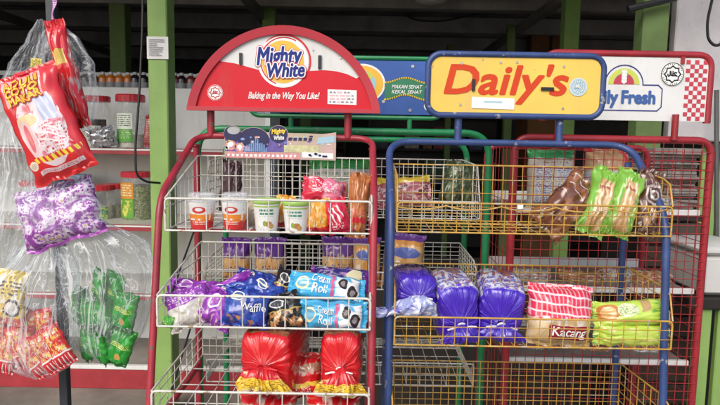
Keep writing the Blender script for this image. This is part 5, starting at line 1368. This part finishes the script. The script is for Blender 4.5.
# ---- red rack shelves
M_WLOAF = packmat('white loaf film green top', (.66, .62, .52), [('rect', 0, .84, 1, 1, (.04, .26, .08)), ('rect', .08, .08, .48, .72, (.72, .72, .74)), ('rect', .54, .08, .94, .72, (.72, .72, .74)), ('marks', 22, 22, .54, .1, .1, .46, .7, (.16, .18, .34)), ('marks', 22, 22, .54, .56, .1, .92, .7, (.16, .18, .34)), ('marks', 8, 14, .58, .1, .74, .9, .83, (.45, .32, .18))], bump=.4, rough=.25)
M_WLOAF2 = packmat('tan loaf film red corner', (.50, .28, .14), [('blob', 5, 5, .5, 0, 0, 1, 1, (.58, .38, .22)), ('rect', 0, .20, 1, .62, (.66, .64, .64)), ('marks', 22, 22, .54, .04, .24, .96, .6, (.14, .16, .34)), ('rect', .8, .62, 1, 1, (.6, .03, .04)), ('rect', 0, .62, .8, .66, (.6, .5, .4))], bump=.4, rough=.25)
pack('bread_loaf', 'white labelled loaf with green top on the red rack, left of the red cornered loaf', 'bread loaf', 550, 179, DF + .11, 47, 60, .11, M_WLOAF, (-3, 0, 0), seed=81, crinkle=.004, p=5)
pack('bread_loaf', 'tan loaf with white label and red corner on the red rack top shelf', 'bread loaf', 605, 179, DF + .11, 44, 60, .11, M_WLOAF2, (-3, 0, 0), seed=82, crinkle=.004, p=5)
M_TRAYF = packmat('grey wrapped film', (.30, .28, .26), [('blob', 5, 4, .52, 0, 0, 1, 1, (.50, .48, .46)), ('blob', 8, 7, .6, 0, 0, 1, 1, (.14, .11, .10))], bump=.9, rough=.2)
M_BRF = packmat('brown wrapped film', (.24, .12, .06), [('blob', 5, 4, .52, 0, 0, 1, 1, (.42, .26, .14)), ('blob', 8, 7, .62, 0, 0, 1, 1, (.55, .50, .46))], bump=.9, rough=.2)
shelf_items = [(528, 278, 46, 22, M_TRAYF, 'grey wrapped packet at the left end of the middle red rack shelf'), (580, 279, 44, 20, M_BRF, 'brown wrapped bun packet in the middle of the red rack shelf behind the gingham bag'),
               (650, 279, 44, 20, M_BRF, 'brown wrapped bun packet at the right end of the middle red rack shelf'), (538, 353, 40, 17, M_TRAYF, 'grey wrapped packet on the lowest red rack shelf'), (655, 203, 34, 17, M_TRAYF, 'grey wrapped packet right of the loaves on the top red rack shelf'),
               (593, 353, 42, 17, M_BRF, 'brown wrapped bun packet in the middle of the lowest red rack shelf'), (645, 353, 44, 16, M_TRAYF, 'grey wrapped packet at the right end of the lowest red rack shelf'), (617, 278, 28, 22, M_TRAYF, 'grey wrapped packet between the two brown ones on the middle red rack shelf')]
for i, (x, y, w_, h_, mt, lb) in enumerate(shelf_items):
    pack('bun_packet', lb, 'bun packet', x, y, DF + .17, w_, h_, .10, mt, (-10, 0, 0), seed=90 + i, lay=True, crinkle=.008)

# ------------------------------------------------------------------ black pole with hanging snack bags
HY = 1.72
pX = X(62, 300, HY)
pz = Z(46, -60, HY)
m = MB((pX, HY, 0)); m.bbox((pX - .0125, HY - .0125, 0), (pX + .0125, HY + .0125, 2.74), .002)
tag(m.build('pole', mat('dark pole paint', (.035, .04, .05), .42, vary=.35, vscale=8, chips=(.2, .2, .2), chipth=.74), loc=(pX, HY, 0), smooth=False), 'dark square pole from which the snack bags hang', 'pole')
M_STRIP = packmat('purple strip', (.42, .10, .38), [('stripe', 0, 40, .4, 0, 0, 1, 1, (.74, .62, .74))], bump=.3)
m = MB(); a_, b_ = at(53, -5, HY - .02), at(55, 66, HY - .02)
rows = 24
bb = m.add([(a_ + (b_ - a_) * (k / rows) + Vector((dx + .004 * math.sin(k * .7), .006 * math.sin(k * .5 + dx * 300), 0)) - a_) for k in range(rows + 1) for dx in (-.005, .005)])
for k in range(rows): m.face([bb + 2 * k, bb + 2 * k + 1, bb + 2 * k + 3, bb + 2 * k + 2], [(0, k / rows), (1, k / rows), (1, (k + 1) / rows), (0, (k + 1) / rows)])
tag(m.build('hanging_strip', M_STRIP, loc=a_), 'purple and white strip hanging along the dark pole', 'strip')

FILM = filmmat('clear bag film', tint=(.88, .92, .95), veil=.22, bump=.7, bscale=18, streak=.0)
FILMD = filmmat('clear bag film thin', tint=(.82, .86, .9), veil=.12, bump=.6, bscale=12)
def film_bag(name, label, rows, Y, film, seed, pleat=9, depth=.55, group=None):
    """rows: (px, py, half width px, pleat amplitude)"""
    c0 = at(rows[0][0], rows[0][1], Y); k = Y / F; sp = []
    # resample smoothly
    n = 26
    for i in range(n + 1):
        t = i / n * (len(rows) - 1); q = min(int(t), len(rows) - 2); f = smooth01(t - q) * .5 + (t - q) * .5
        x, y, a, am = [rows[q][j] * (1 - f) + rows[q + 1][j] * f for j in range(4)]
        p = at(x, y, Y) - c0
        a *= k
        sp.append((p, a, min(a * depth, .075), (1, 0, 0), (0, 1, 0), am))
    m = ringbag(MB(), sp, nphi=150, pleat=pleat, seed=seed, crumple=.005)
    b = m.build(name, film, loc=c0, angle=80)
    return tag(b, label, 'plastic bag', group)
film_bag('plastic_bag', 'clear crumpled plastic bag hanging highest behind the popcorn packet', [(54, 22, 3, .3), (60, 34, 14, .35), (66, 60, 26, .30), (68, 90, 27, .25), (70, 118, 22, .25), (70, 128, 6, .3)], 1.66, FILMD, 3)
film_bag('plastic_bag', 'thin clear plastic bag left of the pole above the popcorn packet', [(40, 20, 2, .3), (36, 38, 8, .35), (27, 62, 14, .3), (18, 90, 18, .25), (14, 112, 12, .3)], 1.66, FILMD, 8)
film_bag('plastic_bag', 'big clear plastic bag full of green snack packets', [(74, 205, 4, .25), (82, 222, 24, .28), (100, 242, 48, .22), (108, 268, 47, .16), (110, 300, 42, .11), (108, 330, 36, .09), (106, 352, 26, .09), (106, 364, 6, .15)], 1.66, FILM, 5, pleat=10)
film_bag('plastic_bag', 'big clear plastic bag of red and yellow snack packets at the left edge', [(48, 232, 6, .25), (46, 250, 22, .30), (40, 275, 38, .24), (34, 305, 44, .16), (34, 340, 42, .12), (38, 366, 32, .12), (42, 378, 8, .2)], 1.62, FILM, 11, pleat=11)
film_bag('plastic_bag', 'crumpled clear plastic bag at the far left above the pink candy bag', [(8, 118, 4, .3), (10, 140, 16, .35), (14, 170, 22, .3), (10, 205, 24, .25), (4, 240, 22, .2), (2, 262, 8, .2)], 1.70, FILM, 17, pleat=9)

# popcorn packet
POP = packmat('popcorn packet print', (.62, .018, .022), [
    ('ell', .50, .45, .36, .33, (.74, .60, .62)), ('blob', 9, 7, .60, .14, .18, .86, .72, (.62, .10, .13)), ('blob', 12, 9, .56, .36, .2, .86, .62, (.82, .80, .82)),
    ('rect', .56, .50, .80, .72, (.42, .46, .62)), ('stripe', 9, 3, .4, .54, .50, .82, .74, (.60, .64, .74)), ('ell', .33, .56, .15, .055, (.72, .56, .30)), ('cells', 7, 6, .28, .36, .2, .84, .5, (.70, .22, .30)),
    ('marks', 16, 20, .60, .40, .22, .84, .48, (.55, .08, .12)), ('stripe', 5, 16, .25, .40, .3, .80, .46, (.78, .72, .74)), ('ell', .26, .40, .09, .17, (.76, .52, .53)), ('ell', .26, .40, .05, .13, (.66, .16, .18)),
    ('rect', .12, .72, .74, .95, (.72, .40, .40)), ('blob', 8, 9, .58, .1, .72, .76, .96, (.62, .05, .06)),
    ('rect', .06, .175, .94, .225, (.78, .60, .05)), ('stripe', 11, 6, .45, .06, .175, .94, .225, (.60, .03, .03)), ('ell', .13, .18, .075, .04, (.74, .66, .56)), ('ell', .13, .18, .05, .026, (.55, .45, .35)),
    ('rect', .16, .075, .88, .112, (.74, .60, .62)), ('marks', 26, 60, .55, .2, .08, .85, .108, (.5, .05, .06))], bump=.45, rough=.15, coat=.7)
pop = pack('popcorn_packet', 'large red snack packet with yellow lettering tilted in front of the pole', 'snack packet', 45, 124, 1.56, 64, 112, .055, POP, (-4, -23, 4), seed=101, crinkle=.008, seam=.045, p=3.0, pinch=.05)
P_ = Pillow(64 * 1.56 / F, 112 * 1.56 / F, .055, seed=101, crinkle=.008, seam=.045, p=3.0, pinch=.05)
for st, v0 in (('ADUH', .865), ('COTO', .795), ('MAKAR', .725)):
    u0 = .15 if st != 'MAKAR' else .18
    d_ = fit(text2d(st, 0, 0), u0, v0, u0 + .54, v0 + .060)
    for gr, lf, mt in ((.030, .0024, M_REDINK), (.010, .0036, M_YELINK)):
        m = MB(); m.mesh2d(d_, lambda u, v: P_.pt(u, v, -1, lf))
        for q_, dl in outline(d_, gr): m.poly([P_.pt(u, v, -1, lf + 2e-5 + dl) for u, v in q_])
        m.build('lettering', mt, parent=pop, smooth=False)
pack('popcorn_packet', 'red packet with gold label hanging sideways behind the big red one', 'snack packet', 68, 74, 1.64, 20, 108, .05, packmat('red gold film', (.60, .02, .025), [('rect', .2, .58, .8, .72, (.62, .42, .08)), ('blob', 6, 8, .58, 0, 0, 1, .5, (.45, .30, .28))], bump=.6, rough=.15, coat=.6), (-2, -15, 0), seed=103, crinkle=.008)
pack('price_label', 'small yellow tag on the clear bag left of the pole', 'tag', 36, 63, 1.60, 11, 9, .003, packmat('yellow tag', (.62, .50, .05), [('marks', 6, 6, .55, .1, .1, .9, .9, (.08, .08, .05))], bump=.1), (0, 4, 0), seed=104, crinkle=.001)
# candy bag
CANDY = packmat('candy film', (.24, .05, .30), [('rings', 7, 6, [(.62, (.52, .22, .56)), (.52, (.74, .66, .76)), (.36, (.45, .12, .50)), (.24, (.78, .70, .78)), (.13, (.66, .48, .26))]), ('blob', 6, 5, .60, 0, 0, 1, 1, (.80, .74, .80)), ('marks', 12, 12, .66, 0, 0, 1, 1, (.24, .05, .34)), ('rect', 0, 0, 1, .045, (.45, .08, .5))], bump=.9, bscale=34, rough=.14, coat=.7)
pack('candy_bag', 'pink and purple bag of wrapped candy hanging under the red packet', 'candy bag', 59, 214, 1.60, 84, 62, .075, CANDY, (-6, -17, 0), seed=105, crinkle=.012, p=2.8, pinch=.04)
film_bag('plastic_bag', 'clear gathered neck of plastic over the pink candy bag', [(60, 168, 5, .3), (58, 180, 20, .35), (58, 196, 36, .3), (58, 212, 44, .2), (58, 228, 46, .15)], 1.60, FILMD, 21, pleat=10, depth=.5)

# packets inside the bags: one of each, copied
GRN = packmat('green packet film', (.018, .25, .03), [('blob', 4, 4, .56, 0, 0, 1, 1, (.04, .36, .05)), ('marks', 9, 16, .52, .2, .50, .9, .62, (.66, .60, .16)), ('rect', 0, .0, 1, .1, (.015, .16, .025)), ('ell', .6, .28, .12, .08, (.50, .30, .08)), ('rect', 0, .86, 1, 1, (.015, .2, .02))], bump=.6, rough=.2)
gp = pack('green_packet', 'small green snack packet inside the big clear bag', 'snack packet', 124, 311, 1.63, 29, 40, .034, GRN, (-3, 12, -12), seed=111, group='green packets in the clear bag', crinkle=.006)
rr_ = random.Random(6)
dup(gp, at(120, 346, 1.632), (R(-6), R(18), R(-8)))
for y0, xs_ in ((312, (107, 100, 93, 86, 79)), (344, (105, 99, 93, 87))):
    for i, x in enumerate(xs_):
        dup(gp, at(x, y0 - i * 1.5 + rr_.uniform(-2, 2), 1.645 + .004 * i), (R(rr_.uniform(-6, 6)), R(10 + rr_.uniform(-6, 6)), R(-66 + rr_.uniform(-8, 8))))
for x, y0, rz in ((112, 291, -30), (98, 289, -50)): dup(gp, at(x, y0, 1.665), (R(-8), R(20), R(rz)))
RYP = packmat('red yellow packet film', (.58, .03, .035), [('blob', 6, 8, .52, .1, .35, .9, .9, (.74, .50, .10)), ('blob', 8, 9, .58, .1, .35, .9, .9, (.80, .70, .50)), ('rect', 0, .3, 1, .34, (.74, .70, .66)), ('stripe', 6, 0, .3, 0, .02, 1, .26, (.74, .62, .62))], bump=.5, rough=.2)
rp0 = pack('red_packet', 'red and yellow snack packet in the clear bag at the left edge', 'snack packet', 40, 350, 1.60, 22, 46, .03, RYP, (-5, -30, 0), seed=115, group='red and yellow packets in the clear bag', crinkle=.005)
k = 0
for x, y, a_, dy in ((58, 346, -28, -.012), (46, 353, -34, -.004), (33, 358, -38, .004), (20, 346, -20, .02), (8, 352, 12, .02), (-4, 338, 8, .03), (46, 330, -12, .03), (26, 330, 15, .035)):
    loc = at(x, y, 1.59 + dy); rot = (R(-6 + rr_.uniform(-4, 4)), R(a_), R(rr_.uniform(-10, 10)))
    if k == 0: rp0.location = loc; rp0.rotation_euler = rot
    else: dup(rp0, loc, rot)
    k += 1
YELP = packmat('yellow chips film', (.70, .50, .06), [('blob', 6, 5, .55, 0, .4, 1, 1, (.80, .76, .66)), ('marks', 7, 9, .52, .1, .55, .9, .8, (.10, .07, .07)), ('ell', .68, .33, .26, .16, (.05, .03, .03)), ('ell', .68, .33, .20, .11, (.66, .60, .55)), ('rect', 0, 0, 1, .15, (.62, .10, .06)), ('blob', 9, 9, .6, 0, .1, .5, .5, (.62, .24, .05))], bump=.6, rough=.18)
pack('chips_packet', 'yellow packet with a dark ring picture inside the left clear bag', 'snack packet', 10, 297, 1.60, 34, 56, .04, YELP, (-4, 6, 0), seed=118, crinkle=.007)
